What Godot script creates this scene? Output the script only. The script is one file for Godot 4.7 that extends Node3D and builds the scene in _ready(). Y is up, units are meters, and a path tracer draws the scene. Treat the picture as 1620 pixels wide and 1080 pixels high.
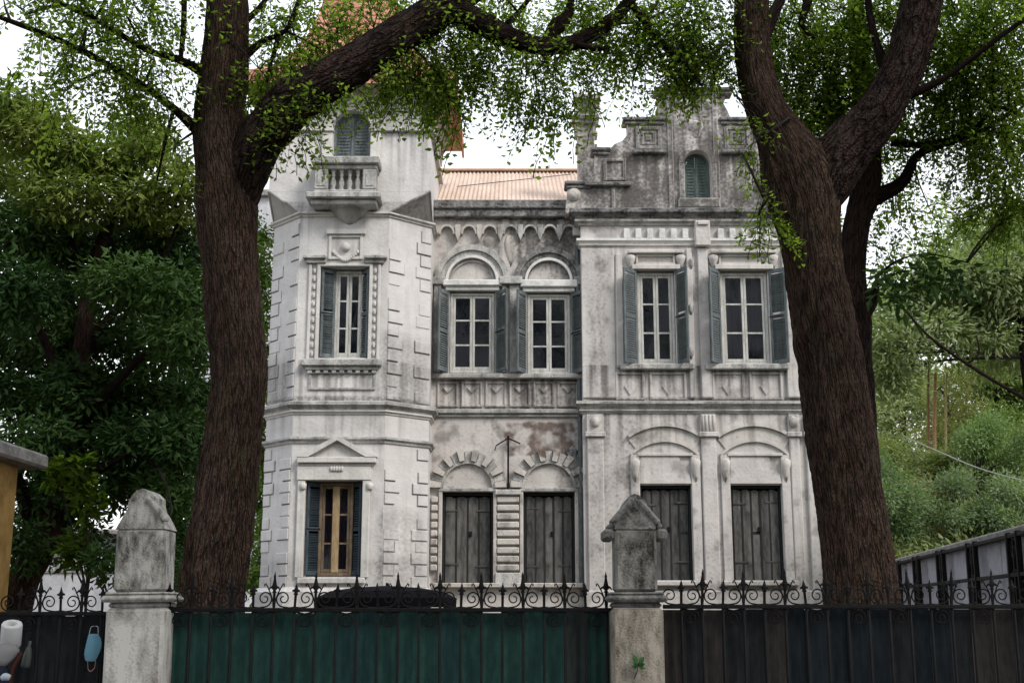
extends Node3D

const EYE := Vector3(0, 1.62, 0)
const PITCH := 12.06          # degrees the camera looks up
const FOCAL := 1990.0         # focal length in photograph pixels (1620 wide)
const ZT := -26.5             # front of the tower
const ZC := -28.0             # face of the middle bay
const ZW := -27.6             # face of the gabled wing
const ZF := -9.5              # fence line

var rng := RandomNumberGenerator.new()
var names := {}
var origin := {}
var T := {}                   # textures
var M := {}                   # materials


func _ready() -> void:
	rng.seed = 20240611
	var cam := Camera3D.new()
	cam.name = "camera"
	cam.position = EYE
	cam.rotation_degrees = Vector3(PITCH, 0, 0)
	cam.fov = rad_to_deg(2.0 * atan(540.0 / FOCAL))
	cam.near = 0.1
	cam.far = 900.0
	add_child(cam)
	cam.current = true
	var env := Environment.new()
	env.background_mode = Environment.BG_SKY
	var sm := ProceduralSkyMaterial.new()
	sm.sky_top_color = Color(0.83, 0.86, 0.90)
	sm.sky_horizon_color = Color(0.93, 0.93, 0.92)
	sm.sky_curve = 0.2
	sm.ground_bottom_color = Color(0.16, 0.15, 0.14)
	sm.ground_horizon_color = Color(0.5, 0.5, 0.5)
	sm.sun_angle_max = 2.0
	var sky := Sky.new()
	sky.sky_material = sm
	env.sky = sky
	env.tonemap_mode = Environment.TONE_MAPPER_LINEAR
	env.tonemap_exposure = 1.95
	env.sdfgi_enabled = true
	env.ssao_enabled = true
	env.ssil_enabled = true
	var we := WorldEnvironment.new()
	we.name = "world_environment"
	we.environment = env
	add_child(we)
	var sun := DirectionalLight3D.new()
	sun.name = "overcast_sun"
	sun.light_energy = 0.5
	sun.light_color = Color(1.0, 0.98, 0.95)
	sun.light_angular_distance = 20.0
	sun.shadow_enabled = true
	sun.rotation_degrees = Vector3(-42, 46, 0)
	add_child(sun)
	make_materials()

	build_surroundings()
	build_house()
	build_near_trees()
	build_left_tree()
	build_background()

	var xa := X(165, 955, ZF)
	build_fence("iron_fence", "narrow dark iron fence left of the first gate post with a mask on it", "fence", at(-60, 955, ZF).x, X(168, 1000, ZF), Y(969, ZF), 30.0, 1, [3, 4, 3])
	build_fence("iron_gate", "wide iron gate backed with green sheets between the stone posts", "gate", X(259, 1000, ZF), X(971, 1000, ZF), Y(963, ZF), 268.5, 1, [2, 0, 0, 0, 1, 0, 0, 0, 2])
	build_fence("iron_fence", "dark iron fence backed with near black sheets right of the second post", "fence", X(1050, 1000, ZF), X(1700, 1000, ZF), Y(958, ZF), 1078.0, 1, [4, 3, 5, 4, 3])
	build_post("pale grey stained gate post with a rounded top, left of the green gate", X(167, 1030, ZF + 0.2), X(260, 1030, ZF + 0.2), 0.012, 0.0, false)
	build_post("blackened gate post with bracketed gable top, right of the green gate", X(969, 1030, ZF + 0.2), X(1052, 1030, ZF + 0.2), 0.0, 0.085, true)
	build_street_things()


# ---------------------------------------------------------------- mesh building
class MB:
	var st := SurfaceTool.new()
	var xf := Transform3D()
	var n := 0
	var ca := Color.WHITE
	var cb := Color.WHITE
	var cc := Color.WHITE

	func _init(smooth := false) -> void:
		st.begin(Mesh.PRIMITIVE_TRIANGLES)
		st.set_smooth_group(0 if smooth else -1)

	func smooth(on: bool) -> void:
		st.set_smooth_group(0 if on else -1)

	func tri(a: Vector3, b: Vector3, c: Vector3, ua := Vector2.ZERO, ub := Vector2.ZERO, uc := Vector2.ZERO) -> void:
		st.set_color(ca)
		st.set_uv(ua)
		st.add_vertex(xf * a)
		st.set_color(cc)
		st.set_uv(uc)
		st.add_vertex(xf * c)
		st.set_color(cb)
		st.set_uv(ub)
		st.add_vertex(xf * b)
		n += 1

	func quad(a: Vector3, b: Vector3, c: Vector3, d: Vector3) -> void:
		tri(a, b, c)
		tri(a, c, d)

	func face_out(pts: Array, mid: Vector3) -> void:
		var nn: Vector3 = (pts[1] - pts[0]).cross(pts[2] - pts[0])
		var flip: bool = nn.dot((pts[0] + pts[1] + pts[2]) / 3.0 - mid) < 0
		for k in range(1, pts.size() - 1):
			if flip:
				tri(pts[0], pts[k + 1], pts[k])
			else:
				tri(pts[0], pts[k], pts[k + 1])

	func box(x0: float, y0: float, z0: float, x1: float, y1: float, z1: float) -> void:
		var p := []
		for k in 8:
			p.append(Vector3(x1 if k & 1 else x0, y1 if k & 2 else y0, z1 if k & 4 else z0))
		var mid := Vector3(x0 + x1, y0 + y1, z0 + z1) / 2
		for f in [[0, 1, 3, 2], [4, 5, 7, 6], [0, 1, 5, 4], [2, 3, 7, 6], [0, 2, 6, 4], [1, 3, 7, 5]]:
			face_out([p[f[0]], p[f[1]], p[f[2]], p[f[3]]], mid)

	func cbox(x0: float, y0: float, z0: float, x1: float, y1: float, z1: float, b := 0.01) -> void:
		var lo := Vector3(minf(x0, x1), minf(y0, y1), minf(z0, z1))
		var hi := Vector3(maxf(x0, x1), maxf(y0, y1), maxf(z0, z1))
		var mid := (lo + hi) / 2
		var h := (hi - lo) / 2
		b = minf(b, minf(h.x, minf(h.y, h.z)) * 0.8)
		var P := func(s: Vector3, ax: int) -> Vector3:
			var q := Vector3(s.x * (h.x - b), s.y * (h.y - b), s.z * (h.z - b))
			q[ax] = s[ax] * h[ax]
			return mid + q
		for ax in 3:
			var o1 := (ax + 1) % 3
			var o2 := (ax + 2) % 3
			for s in [-1, 1]:
				var f := []
				for c in [[-1, -1], [1, -1], [1, 1], [-1, 1]]:
					var v := Vector3()
					v[ax] = s
					v[o1] = c[0]
					v[o2] = c[1]
					f.append(P.call(v, ax))
				face_out(f, mid)
				for t in [-1, 1]:
					var e1 := Vector3()
					e1[ax] = s
					e1[o1] = t
					e1[o2] = -1
					var e2 := e1
					e2[o2] = 1
					face_out([P.call(e1, ax), P.call(e2, ax), P.call(e2, o1), P.call(e1, o1)], mid)
		for k in 8:
			var v := Vector3(1 if k & 1 else -1, 1 if k & 2 else -1, 1 if k & 4 else -1)
			face_out([P.call(v, 0), P.call(v, 1), P.call(v, 2)], mid)

	func prism(poly: PackedVector2Array, z0: float, z1: float) -> void:
		if Geometry2D.is_polygon_clockwise(poly):
			poly.reverse()
		# is_polygon_clockwise assumes y down; measure the area directly
		var area := 0.0
		for i in poly.size():
			area += poly[i].cross(poly[(i + 1) % poly.size()])
		if area < 0:
			poly.reverse()
		var idx := Geometry2D.triangulate_polygon(poly)
		for i in range(0, idx.size(), 3):
			var a := poly[idx[i]]
			var b := poly[idx[i + 1]]
			var c := poly[idx[i + 2]]
			if (b - a).cross(c - a) < 0:
				var s := b
				b = c
				c = s
			tri(Vector3(a.x, a.y, z1), Vector3(b.x, b.y, z1), Vector3(c.x, c.y, z1))
			tri(Vector3(a.x, a.y, z0), Vector3(c.x, c.y, z0), Vector3(b.x, b.y, z0))
		for i in poly.size():
			var a := poly[i]
			var b := poly[(i + 1) % poly.size()]
			quad(Vector3(a.x, a.y, z1), Vector3(a.x, a.y, z0), Vector3(b.x, b.y, z0), Vector3(b.x, b.y, z1))

	func arch(cx: float, cy: float, r0: float, r1: float, a0: float, a1: float, z0: float, z1: float, k := 20, sy := 1.0) -> void:
		for i in k:
			var p := []
			for a in [lerpf(a0, a1, float(i) / k), lerpf(a0, a1, float(i + 1) / k)]:
				for r in [r0, r1]:
					p.append(Vector2(cx + r * cos(a), cy + r * sin(a) * sy))
			var mid := Vector3((p[0].x + p[3].x) / 2, (p[0].y + p[3].y) / 2, (z0 + z1) / 2)
			var q := []
			for z in [z0, z1]:
				for v in p:
					q.append(Vector3(v.x, v.y, z))
			face_out([q[4], q[5], q[7], q[6]], mid)
			face_out([q[1], q[3], q[7], q[5]], mid)
			face_out([q[0], q[2], q[6], q[4]], mid)
			if i == 0:
				face_out([q[0], q[1], q[5], q[4]], mid)
			if i == k - 1:
				face_out([q[2], q[3], q[7], q[6]], mid)

	# a moulding: prof (out, y) carried along path (x, z), mitred; outward is to the left of the walk seen from above
	func cornice(path: Array, prof: Array) -> void:
		var rows := []
		for i in path.size():
			var d0: Vector2 = (path[i] - path[maxi(i - 1, 0)]).normalized()
			var d1: Vector2 = (path[mini(i + 1, path.size() - 1)] - path[i]).normalized()
			if i == 0:
				d0 = d1
			if i == path.size() - 1:
				d1 = d0
			var n0 := Vector2(-d0.y, d0.x)
			var n1 := Vector2(-d1.y, d1.x)
			var m := (n0 + n1).normalized()
			m /= maxf(0.35, m.dot(n0))
			var row := []
			for q in prof:
				row.append(Vector3(path[i].x + m.x * q.x, q.y, path[i].y + m.y * q.x))
			rows.append(row)
		for i in rows.size() - 1:
			for j in prof.size() - 1:
				quad(rows[i][j], rows[i + 1][j], rows[i + 1][j + 1], rows[i][j + 1])
		for e in [0, rows.size() - 1]:
			var mid := Vector3()
			for v in rows[e]:
				mid += v / prof.size()
			for j in prof.size() - 1:
				if e == 0:
					tri(mid, rows[e][j], rows[e][j + 1])
				else:
					tri(mid, rows[e][j + 1], rows[e][j])

	# local wall: s along x, y up, face at z = 0, thickness inward; holes are [s0, s1, y0, y1, arched]
	func wall(x0: float, x1: float, y0: float, y1: float, th: float, holes: Array) -> void:
		var xs := [x0, x1]
		var ys := [y0, y1]
		for h in holes:
			xs.append_array([h[0], h[1]])
			ys.append_array([h[2], h[3]])
		xs.sort()
		ys.sort()
		for i in xs.size() - 1:
			for j in ys.size() - 1:
				if xs[i + 1] - xs[i] < 1e-4 or ys[j + 1] - ys[j] < 1e-4:
					continue
				var c := Vector2(xs[i] + xs[i + 1], ys[j] + ys[j + 1]) / 2
				var solid := true
				for h in holes:
					if c.x > h[0] and c.x < h[1] and c.y > h[2] and c.y < h[3]:
						solid = false
				if solid:
					quad(Vector3(xs[i], ys[j], 0), Vector3(xs[i + 1], ys[j], 0), Vector3(xs[i + 1], ys[j + 1], 0), Vector3(xs[i], ys[j + 1], 0))
					quad(Vector3(xs[i + 1], ys[j], -th), Vector3(xs[i], ys[j], -th), Vector3(xs[i], ys[j + 1], -th), Vector3(xs[i + 1], ys[j + 1], -th))
		for h in holes:
			quad(Vector3(h[0], h[2], 0), Vector3(h[0], h[2], -th), Vector3(h[1], h[2], -th), Vector3(h[1], h[2], 0))
			quad(Vector3(h[0], h[3], -th), Vector3(h[0], h[3], 0), Vector3(h[1], h[3], 0), Vector3(h[1], h[3], -th))
			quad(Vector3(h[0], h[2], -th), Vector3(h[0], h[2], 0), Vector3(h[0], h[3], 0), Vector3(h[0], h[3], -th))
			quad(Vector3(h[1], h[2], 0), Vector3(h[1], h[2], -th), Vector3(h[1], h[3], -th), Vector3(h[1], h[3], 0))
			if h.size() > 4 and h[4]:
				var r: float = (h[1] - h[0]) / 2
				var cx: float = (h[1] + h[0]) / 2
				for s in [-1, 1]:
					var poly := PackedVector2Array([Vector2(cx + s * r, h[3])])
					for k in 11:
						var a := k / 10.0 * PI / 2
						poly.append(Vector2(cx + s * r * cos(a), h[3] - r + r * sin(a)))
					prism(poly, -th + 0.004, -0.002)
		quad(Vector3(x0, y1, -th), Vector3(x0, y1, 0), Vector3(x1, y1, 0), Vector3(x1, y1, -th))
		quad(Vector3(x0, y0, 0), Vector3(x0, y0, -th), Vector3(x1, y0, -th), Vector3(x1, y0, 0))
		quad(Vector3(x0, y0, -th), Vector3(x0, y0, 0), Vector3(x0, y1, 0), Vector3(x0, y1, -th))
		quad(Vector3(x1, y0, 0), Vector3(x1, y0, -th), Vector3(x1, y1, -th), Vector3(x1, y1, 0))

	# path of Vector4 (point, radius); bump(ring point direction, along) may be null
	func tube(path: Array, sides: int, urep := 1.0, vlen := 1.0, noise: FastNoiseLite = null, rough := 0.0, furrow := false) -> void:
		var rings := []
		var up := Vector3(0.31, 0.2, 0.93).normalized()
		var run := 0.0
		for i in path.size():
			var p := Vector3(path[i].x, path[i].y, path[i].z)
			var q0: Vector4 = path[maxi(i - 1, 0)]
			var q1: Vector4 = path[mini(i + 1, path.size() - 1)]
			var d := Vector3(q1.x - q0.x, q1.y - q0.y, q1.z - q0.z).normalized()
			var a := (up - d * up.dot(d)).normalized()
			up = a
			var b := d.cross(a)
			if i > 0:
				run += p.distance_to(Vector3(path[i - 1].x, path[i - 1].y, path[i - 1].z))
			var ring := []
			for k in sides + 1:
				var t := TAU * (k % sides) / sides
				var o := a * cos(t) + b * sin(t)
				var r: float = path[i].w
				if noise:
					var w := p + o * r
					r *= 1.0 + rough * noise.get_noise_3d(w.x, w.y * 0.32, w.z) + rough * 0.5 * noise.get_noise_3d(w.x * 3.1 + 9, w.y * 0.75, w.z * 3.1) - (0.011 * (1.0 - minf(1.0, 4.0 * absf(noise.get_noise_3d(w.x * 7.0, w.y * 1.3 + 4, w.z * 7.0)))) / path[i].w if furrow else 0.0)
				var tint := Color(0.8, 0.8, 0.8)
				if furrow:
					var w2 := p + o * r
					var tone := clampf(0.80 + 0.42 * noise.get_noise_3d(w2.x * 0.45, w2.y * 0.22, w2.z * 0.45 + 40), 0.5, 1.0)
					var lichen := clampf(3.0 * noise.get_noise_3d(w2.x * 0.8 + 70, w2.y * 0.35, w2.z * 0.8) - 0.45, 0, 1)
					tint = Color(tone, tone, tone).lerp(Color(0.92, 1.0, 0.84), lichen * 0.8)
				ring.append([p + o * r, Vector2(urep * k / sides, run / vlen), tint])
			rings.append(ring)
		for i in rings.size() - 1:
			for k in sides:
				var A: Array = rings[i][k]
				var B: Array = rings[i][k + 1]
				var C: Array = rings[i + 1][k + 1]
				var D: Array = rings[i + 1][k]
				ca = A[2]
				cb = B[2]
				cc = C[2]
				tri(A[0], B[0], C[0], A[1], B[1], C[1])
				cb = C[2]
				cc = D[2]
				tri(A[0], C[0], D[0], A[1], C[1], D[1])
		for e in [0, rings.size() - 1]:
			var c := Vector3(path[e].x, path[e].y, path[e].z)
			for k in sides:
				if e == 0:
					tri(c, rings[e][k + 1][0], rings[e][k][0])
				else:
					tri(c, rings[e][k][0], rings[e][k + 1][0])

	func bar(a: Vector3, b: Vector3, r: float, sides := 6) -> void:
		tube([Vector4(a.x, a.y, a.z, r), Vector4(b.x, b.y, b.z, r)], sides)

	# profile of (radius, y) turned about the vertical through c
	func lathe(c: Vector3, prof: Array, sides := 12, turn := 0.0) -> void:
		for i in prof.size() - 1:
			for k in sides:
				var t0 := TAU * k / sides + turn
				var t1 := TAU * ((k + 1) % sides) / sides + turn
				var A := c + Vector3(prof[i].x * sin(t0), prof[i].y, prof[i].x * cos(t0))
				var B := c + Vector3(prof[i].x * sin(t1), prof[i].y, prof[i].x * cos(t1))
				var C := c + Vector3(prof[i + 1].x * sin(t1), prof[i + 1].y, prof[i + 1].x * cos(t1))
				var D := c + Vector3(prof[i + 1].x * sin(t0), prof[i + 1].y, prof[i + 1].x * cos(t0))
				if prof[i].x > 1e-5:
					tri(A, B, C)
				if prof[i + 1].x > 1e-5:
					tri(A, C, D)

	func leaf(base: Vector3, dir: Vector3, side: Vector3, length: float, width: float, fold := 0.25) -> void:
		var nrm := dir.cross(side)
		var m := base + dir * length * 0.45 + nrm * width * fold
		var tip := base + dir * length - nrm * length * 0.08
		var l := m + side * width * 0.5
		var r := m - side * width * 0.5
		tri(base, l, tip)
		tri(base, tip, r)

	func mesh() -> ArrayMesh:
		st.generate_normals()
		return st.commit()


# ---------------------------------------------------------------- scene tree helpers
func numbered(called: String) -> String:
	if not names.has(called):
		names[called] = 0
		return called
	names[called] += 1
	return "%s_%03d" % [called, names[called]]


func thing(called: String, label: String, category: String, where := Vector3.ZERO, group := "") -> Node3D:
	var o := Node3D.new()
	o.name = numbered(called)
	add_child(o)
	o.position = where
	origin[o] = where
	o.set_meta("label", label)
	o.set_meta("category", category)
	if group:
		o.set_meta("group", group)
	return o


# commits a mesh that was built in world coordinates under parent
func part(mb: MB, called: String, mat: Material, parent: Node3D, kind := "") -> MeshInstance3D:
	var o := MeshInstance3D.new()
	o.name = called
	o.mesh = mb.mesh()
	o.material_override = mat
	parent.add_child(o, true)
	o.position = -origin.get(parent, Vector3.ZERO)
	origin[o] = Vector3.ZERO
	if kind:
		o.set_meta("kind", kind)
	return o


# commits a mesh that was built round its own origin, placed at where in world coordinates
func put(mesh: Mesh, called: String, mat: Material, parent: Node3D, where: Vector3, turn := 0.0) -> MeshInstance3D:
	var o := MeshInstance3D.new()
	o.name = called
	o.mesh = mesh
	o.material_override = mat
	parent.add_child(o, true)
	o.position = where - origin.get(parent, Vector3.ZERO)
	o.rotation.y = turn
	origin[o] = where
	return o


func structure(mb: MB, called: String, mat: Material, label: String) -> MeshInstance3D:
	var o := part(mb, called, mat, self)
	o.set_meta("kind", "structure")
	o.set_meta("label", label)
	return o


func ray(px: float, py: float) -> Vector3:
	var u := (px - 810.0) / FOCAL
	var v := (540.0 - py) / FOCAL
	var c := cos(deg_to_rad(PITCH))
	var s := sin(deg_to_rad(PITCH))
	return Vector3(u, s + v * c, -c + v * s)


# where the sight line through a photograph pixel meets the upright plane at depth z
func at(px: float, py: float, z: float) -> Vector3:
	var d := ray(px, py)
	return EYE + d * (z / d.z)


func X(px: float, py: float, z: float) -> float:
	return at(px, py, z).x


func Y(py: float, z: float) -> float:
	return at(810, py, z).y


func size_at(px: float, py: float, z: float) -> float:
	return px / FOCAL * z / ray(810, py).z


# Vector4 (point, radius) from pixel, depth and width in pixels
func node(px: float, py: float, z: float, w: float) -> Vector4:
	var p := at(px, py, z)
	return Vector4(p.x, p.y, p.z, size_at(w, py, z) / 2)


func spline(pts: Array, step: float) -> Array:
	var out := []
	for i in pts.size() - 1:
		var p0: Vector4 = pts[maxi(i - 1, 0)]
		var p1: Vector4 = pts[i]
		var p2: Vector4 = pts[i + 1]
		var p3: Vector4 = pts[mini(i + 2, pts.size() - 1)]
		var k := maxi(2, int(Vector3(p2.x - p1.x, p2.y - p1.y, p2.z - p1.z).length() / step))
		for j in k:
			out.append(p1.cubic_interpolate(p2, p0, p3, float(j) / k) if false else catmull(p0, p1, p2, p3, float(j) / k))
	out.append(pts[-1])
	return out


func catmull(a: Vector4, b: Vector4, c: Vector4, d: Vector4, t: float) -> Vector4:
	return 0.5 * ((2.0 * b) + (c - a) * t + (2.0 * a - 5.0 * b + 4.0 * c - d) * t * t + (3.0 * b - a - 3.0 * c + d) * t * t * t)


func rand_unit() -> Vector3:
	var v := Vector3(rng.randfn(), rng.randfn(), rng.randfn())
	return v.normalized() if v.length() > 1e-4 else Vector3.UP


func lin(r: float, g: float, b: float) -> Color:
	return Color(r, g, b).linear_to_srgb()


func mat(c: Color, rough := 0.85, spec := 0.3) -> StandardMaterial3D:
	var m := StandardMaterial3D.new()
	m.albedo_color = c
	m.roughness = rough
	m.metallic_specular = spec
	m.cull_mode = BaseMaterial3D.CULL_DISABLED
	return m


func noise(seed_: int, freq: float, octaves := 4, type := FastNoiseLite.TYPE_SIMPLEX_SMOOTH) -> FastNoiseLite:
	var f := FastNoiseLite.new()
	f.seed = seed_
	f.frequency = freq
	f.noise_type = type
	f.fractal_octaves = octaves
	return f


func field(seed_: int, freq: float, octaves: int, w: int, h: int, sx := 1, sy := 1) -> PackedByteArray:
	var im := noise(seed_, freq, octaves).get_image(w / sx, h / sy, false, false, true)
	im.convert(Image.FORMAT_L8)
	if sx > 1 or sy > 1:
		im.resize(w, h, Image.INTERPOLATE_CUBIC)
	return im.get_data()


# ---------------------------------------------------------------- textures and materials
# a field of noise that repeats in both directions; sy stretches it upright
func tile(seed_: int, freq: float, octaves: int, S: int, sy := 1, ridged := false) -> PackedByteArray:
	var f := noise(seed_, freq, octaves)
	if ridged:
		f.fractal_type = FastNoiseLite.FRACTAL_RIDGED
	var im := f.get_seamless_image(S, S / sy, false, false, 0.2, true)
	im.convert(Image.FORMAT_L8)
	if sy > 1:
		im.resize(S, S, Image.INTERPOLATE_CUBIC)
	return im.get_data()


func make_bark() -> void:
	var S := 512
	var a := tile(11, 0.030, 2, S, 5, true)
	var b := tile(12, 0.075, 2, S, 4, true)
	var g := tile(13, 0.12, 3, S, 2)
	var w := tile(14, 0.012, 3, S, 2)
	var col := PackedByteArray()
	col.resize(S * S * 3)
	var hgt := PackedByteArray()
	hgt.resize(S * S)
	for o in S * S:
		var crack := clampf(maxf((a[o] / 255.0 - 0.60) * 3.2, (b[o] / 255.0 - 0.70) * 2.6), 0, 1)
		var h := clampf(0.80 - crack * 0.8 + (g[o] / 255.0 - 0.5) * 0.55, 0, 1)
		var red := w[o] / 255.0
		var k := 0.34 + 1.30 * h * h
		var c := Color(lerpf(0.082, 0.104, red) * k, lerpf(0.070, 0.068, red) * k, lerpf(0.063, 0.055, red) * k).linear_to_srgb()
		col[o * 3] = int(c.r * 255)
		col[o * 3 + 1] = int(c.g * 255)
		col[o * 3 + 2] = int(c.b * 255)
		hgt[o] = int(h * 255)
	T.bark = ImageTexture.create_from_image(Image.create_from_data(S, S, false, Image.FORMAT_RGB8, col))
	T.bark_h = ImageTexture.create_from_image(Image.create_from_data(S, S, false, Image.FORMAT_L8, hgt))


# weathered plaster of the whole house front, 16 m by 16 m: pale limewash, mould, runs below the ledges, bare brick where it has fallen
func make_facade() -> void:
	var S := 1024
	var big := field(21, 0.008, 4, S, S)
	var mid := field(22, 0.03, 4, S, S)
	var fine := field(23, 0.16, 3, S, S)
	var runs := field(24, 0.07, 4, S, S, 1, 16)
	var blot := field(25, 0.018, 5, S, S)
	var dirt := PackedFloat32Array()
	dirt.resize(S * S)
	var brick := PackedFloat32Array()
	brick.resize(S * S)
	# [x0, x1, y top, y bottom, strength, kind]: 0 runs from the top edge, 1 even mould, 2 fallen plaster
	var xw := 1.55
	var yc2 := Y(345, ZC)
	var bands := [
		[1.5, 7.3, Y(120, ZW), Y(345, ZW), 0.84, 1], [1.5, 7.3, Y(190, ZW), Y(240, ZW), 0.55, 0], [1.5, 7.3, Y(240, ZW), Y(310, ZW), 0.65, 0], [1.5, 7.3, Y(140, ZW), Y(190, ZW), 0.5, 0], [1.5, 7.3, Y(310, ZW), Y(345, ZW), 0.35, 1],
		[0.9, 3.0, Y(120, ZW), Y(340, ZW), 0.12, 1],
		[-1.8, 1.6, Y(318, ZC), Y(352, ZC), 0.62, 1], [-0.4, 1.6, Y(345, ZC), Y(440, ZC), 0.75, 0], [-0.1, 1.6, Y(345, ZC), Y(420, ZC), 0.5, 1], [0.6, 1.6, Y(330, ZC), Y(520, ZC), 0.45, 1],
		[-1.8, 1.6, Y(594, ZC), Y(655, ZC), 0.75, 0], [0.0, 1.6, Y(594, ZC), Y(660, ZC), 0.32, 1], [-1.8, 1.6, Y(640, ZC), Y(662, ZC), 0.65, 1],
		[-0.3, 1.6, Y(655, ZC), Y(735, ZC), 1.0, 2], [0.9, 1.6, Y(655, ZC), Y(800, ZC), 0.35, 1], [-1.8, 1.6, Y(870, ZC), Y(930, ZC), 0.22, 1],
		[xw, 2.3, Y(380, ZW), Y(640, ZW), 0.20, 1], [xw, 7.0, Y(578, ZW), Y(640, ZW), 0.6, 0], [xw, 7.0, Y(628, ZW), Y(652, ZW), 0.75, 1], [3.5, 7.0, Y(590, ZW), Y(660, ZW), 0.45, 2],
		[xw, 7.0, Y(645, ZW), Y(720, ZW), 0.30, 0], [xw, 2.9, Y(645, ZW), Y(900, ZW), 0.20, 1], [xw, 7.0, Y(380, ZW), Y(440, ZW), 0.10, 0], [xw, 7.0, Y(860, ZW), Y(960, ZW), 0.14, 1],
		[-5.5, -1.8, Y(318, ZT), Y(335, ZT), 0.30, 1], [-5.5, -1.8, Y(335, ZT), Y(420, ZT), 0.16, 0], [-5.5, -1.8, Y(570, ZT), Y(660, ZT), 0.36, 0], [-5.5, -1.8, Y(625, ZT), Y(648, ZT), 0.55, 1],
		[-2.9, -1.8, Y(520, ZT), Y(650, ZT), 0.42, 1], [-5.5, -4.6, Y(560, ZT), Y(650, ZT), 0.18, 1], [-2.9, -1.8, Y(800, ZT), Y(940, ZT), 0.42, 1], [-2.9, -1.8, Y(200, ZT), Y(310, ZT), 0.22, 0],
		[-5.5, -1.8, Y(655, ZT), Y(740, ZT), 0.10, 0], [-5.5, -1.8, Y(140, ZT), Y(260, ZT), 0.08, 0], [-5.5, -1.8, Y(880, ZT), Y(960, ZT), 0.12, 1],
	]
	for b in bands:
		var i0 := clampi(int((b[0] / 16.0 + 0.5) * S), 0, S - 1)
		var i1 := clampi(int((b[1] / 16.0 + 0.5) * S), 0, S - 1)
		var j0 := clampi(int((1.0 - b[2] / 16.0) * S), 0, S - 1)
		var j1 := clampi(int((1.0 - b[3] / 16.0) * S), 0, S - 1)
		for j in range(j0, j1):
			var t := float(j - j0) / maxi(1, j1 - j0)
			for i in range(i0, i1):
				var o := j * S + i
				var edge := minf(1.0, minf(i - i0, i1 - i) / 14.0)
				if b[5] == 0:
					dirt[o] += b[4] * edge * (1.0 - t) * clampf((runs[o] / 255.0 - 0.38) * 3.2, 0, 1.3)
				elif b[5] == 1:
					dirt[o] += b[4] * edge * minf(1.0, minf(t, 1.0 - t) * 6.0 + 0.15) * clampf((blot[o] * 0.34 + mid[o] * 0.26 + runs[o] * 0.22 + fine[o] * 0.30) / 255.0 * 2.9 - 0.95, 0, 1.15)
				else:
					brick[o] += b[4] * edge * minf(1.0, minf(t, 1.0 - t) * 5.0)
	var col := PackedByteArray()
	col.resize(S * S * 3)
	var hgt := PackedByteArray()
	hgt.resize(S * S)
	for j in S:
		for i in S:
			var o := j * S + i
			var x := (float(i) / S - 0.5) * 16.0
			var g := big[o] / 255.0
			var m := mid[o] / 255.0
			var f := fine[o] / 255.0
			var ru := runs[o] / 255.0
			# limewash, a little yellower in the middle bay and on the wing
			var warm := 0.0 if x < -1.8 else (1.0 if x < 1.55 else 0.65)
			var r := lerpf(0.635, 0.590, warm)
			var gg := lerpf(0.610, 0.548, warm)
			var bb := lerpf(0.598, 0.522, warm)
			var tone := 0.86 + 0.16 * (g - 0.5) + 0.22 * (m - 0.5) + 0.12 * (f - 0.5)
			var d := dirt[o] + clampf((blot[o] / 255.0 - 0.62) * 2.4, 0, 0.5) * (0.10 + 0.55 * warm) + clampf((ru - 0.62) * 1.6, 0, 0.35) * 0.22
			d += clampf((f - 0.66) * 2.0, 0, 0.5) * (0.12 + 0.36 * warm)
			d *= 0.85 + 0.9 * f
			d = 0.94 * (1.0 - exp(-1.9 * maxf(d - 0.02, 0.0)))
			var bk := clampf((brick[o] * (0.45 + blot[o] / 255.0) - 0.62) * 5.0, 0, 1) * clampf(m * 3.0 - 0.75, 0, 1)
			r = lerpf(r * tone, 0.056, d)
			gg = lerpf(gg * tone, 0.050, d)
			bb = lerpf(bb * tone, 0.046, d)
			var bkr := 0.5 + 0.8 * f
			r = lerpf(r, 0.125 * bkr, bk * 0.9)
			gg = lerpf(gg, 0.086 * bkr, bk * 0.9)
			bb = lerpf(bb, 0.072 * bkr, bk * 0.9)
			var c := Color(r, gg, bb).linear_to_srgb()
			col[o * 3] = clampi(int(c.r * 255), 0, 255)
			col[o * 3 + 1] = clampi(int(c.g * 255), 0, 255)
			col[o * 3 + 2] = clampi(int(c.b * 255), 0, 255)
			hgt[o] = clampi(int(255 * (0.55 + 0.5 * (m - 0.5) + 0.5 * (f - 0.5) - 0.18 * bk - 0.15 * d)), 0, 255)
	T.facade = ImageTexture.create_from_image(Image.create_from_data(S, S, false, Image.FORMAT_RGB8, col))
	T.facade_h = ImageTexture.create_from_image(Image.create_from_data(S, S, false, Image.FORMAT_L8, hgt))


# a tone map with several scales of mottling; dark and light are linear colours, streak stretches it upright
func mottled(seed_: int, dark: Color, light: Color, stretch: int, bias := 0.0) -> Array:
	var S := 256
	var a := tile(seed_, 0.012, 3, S, stretch)
	var b := tile(seed_ + 200, 0.045, 3, S, mini(stretch, 3))
	var f := tile(seed_ + 400, 0.16, 2, S)
	var col := PackedByteArray()
	col.resize(S * S * 3)
	var hgt := PackedByteArray()
	hgt.resize(S * S)
	for o in S * S:
		var t := clampf(0.5 + 0.95 * (a[o] / 255.0 - 0.5) + 0.75 * (b[o] / 255.0 - 0.5) + 0.5 * (f[o] / 255.0 - 0.5) + bias, 0, 1)
		var c := dark.lerp(light, t).linear_to_srgb()
		col[o * 3] = int(c.r * 255)
		col[o * 3 + 1] = int(c.g * 255)
		col[o * 3 + 2] = int(c.b * 255)
		hgt[o] = int(t * 255)
	return [ImageTexture.create_from_image(Image.create_from_data(S, S, false, Image.FORMAT_RGB8, col)), ImageTexture.create_from_image(Image.create_from_data(S, S, false, Image.FORMAT_L8, hgt))]


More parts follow.
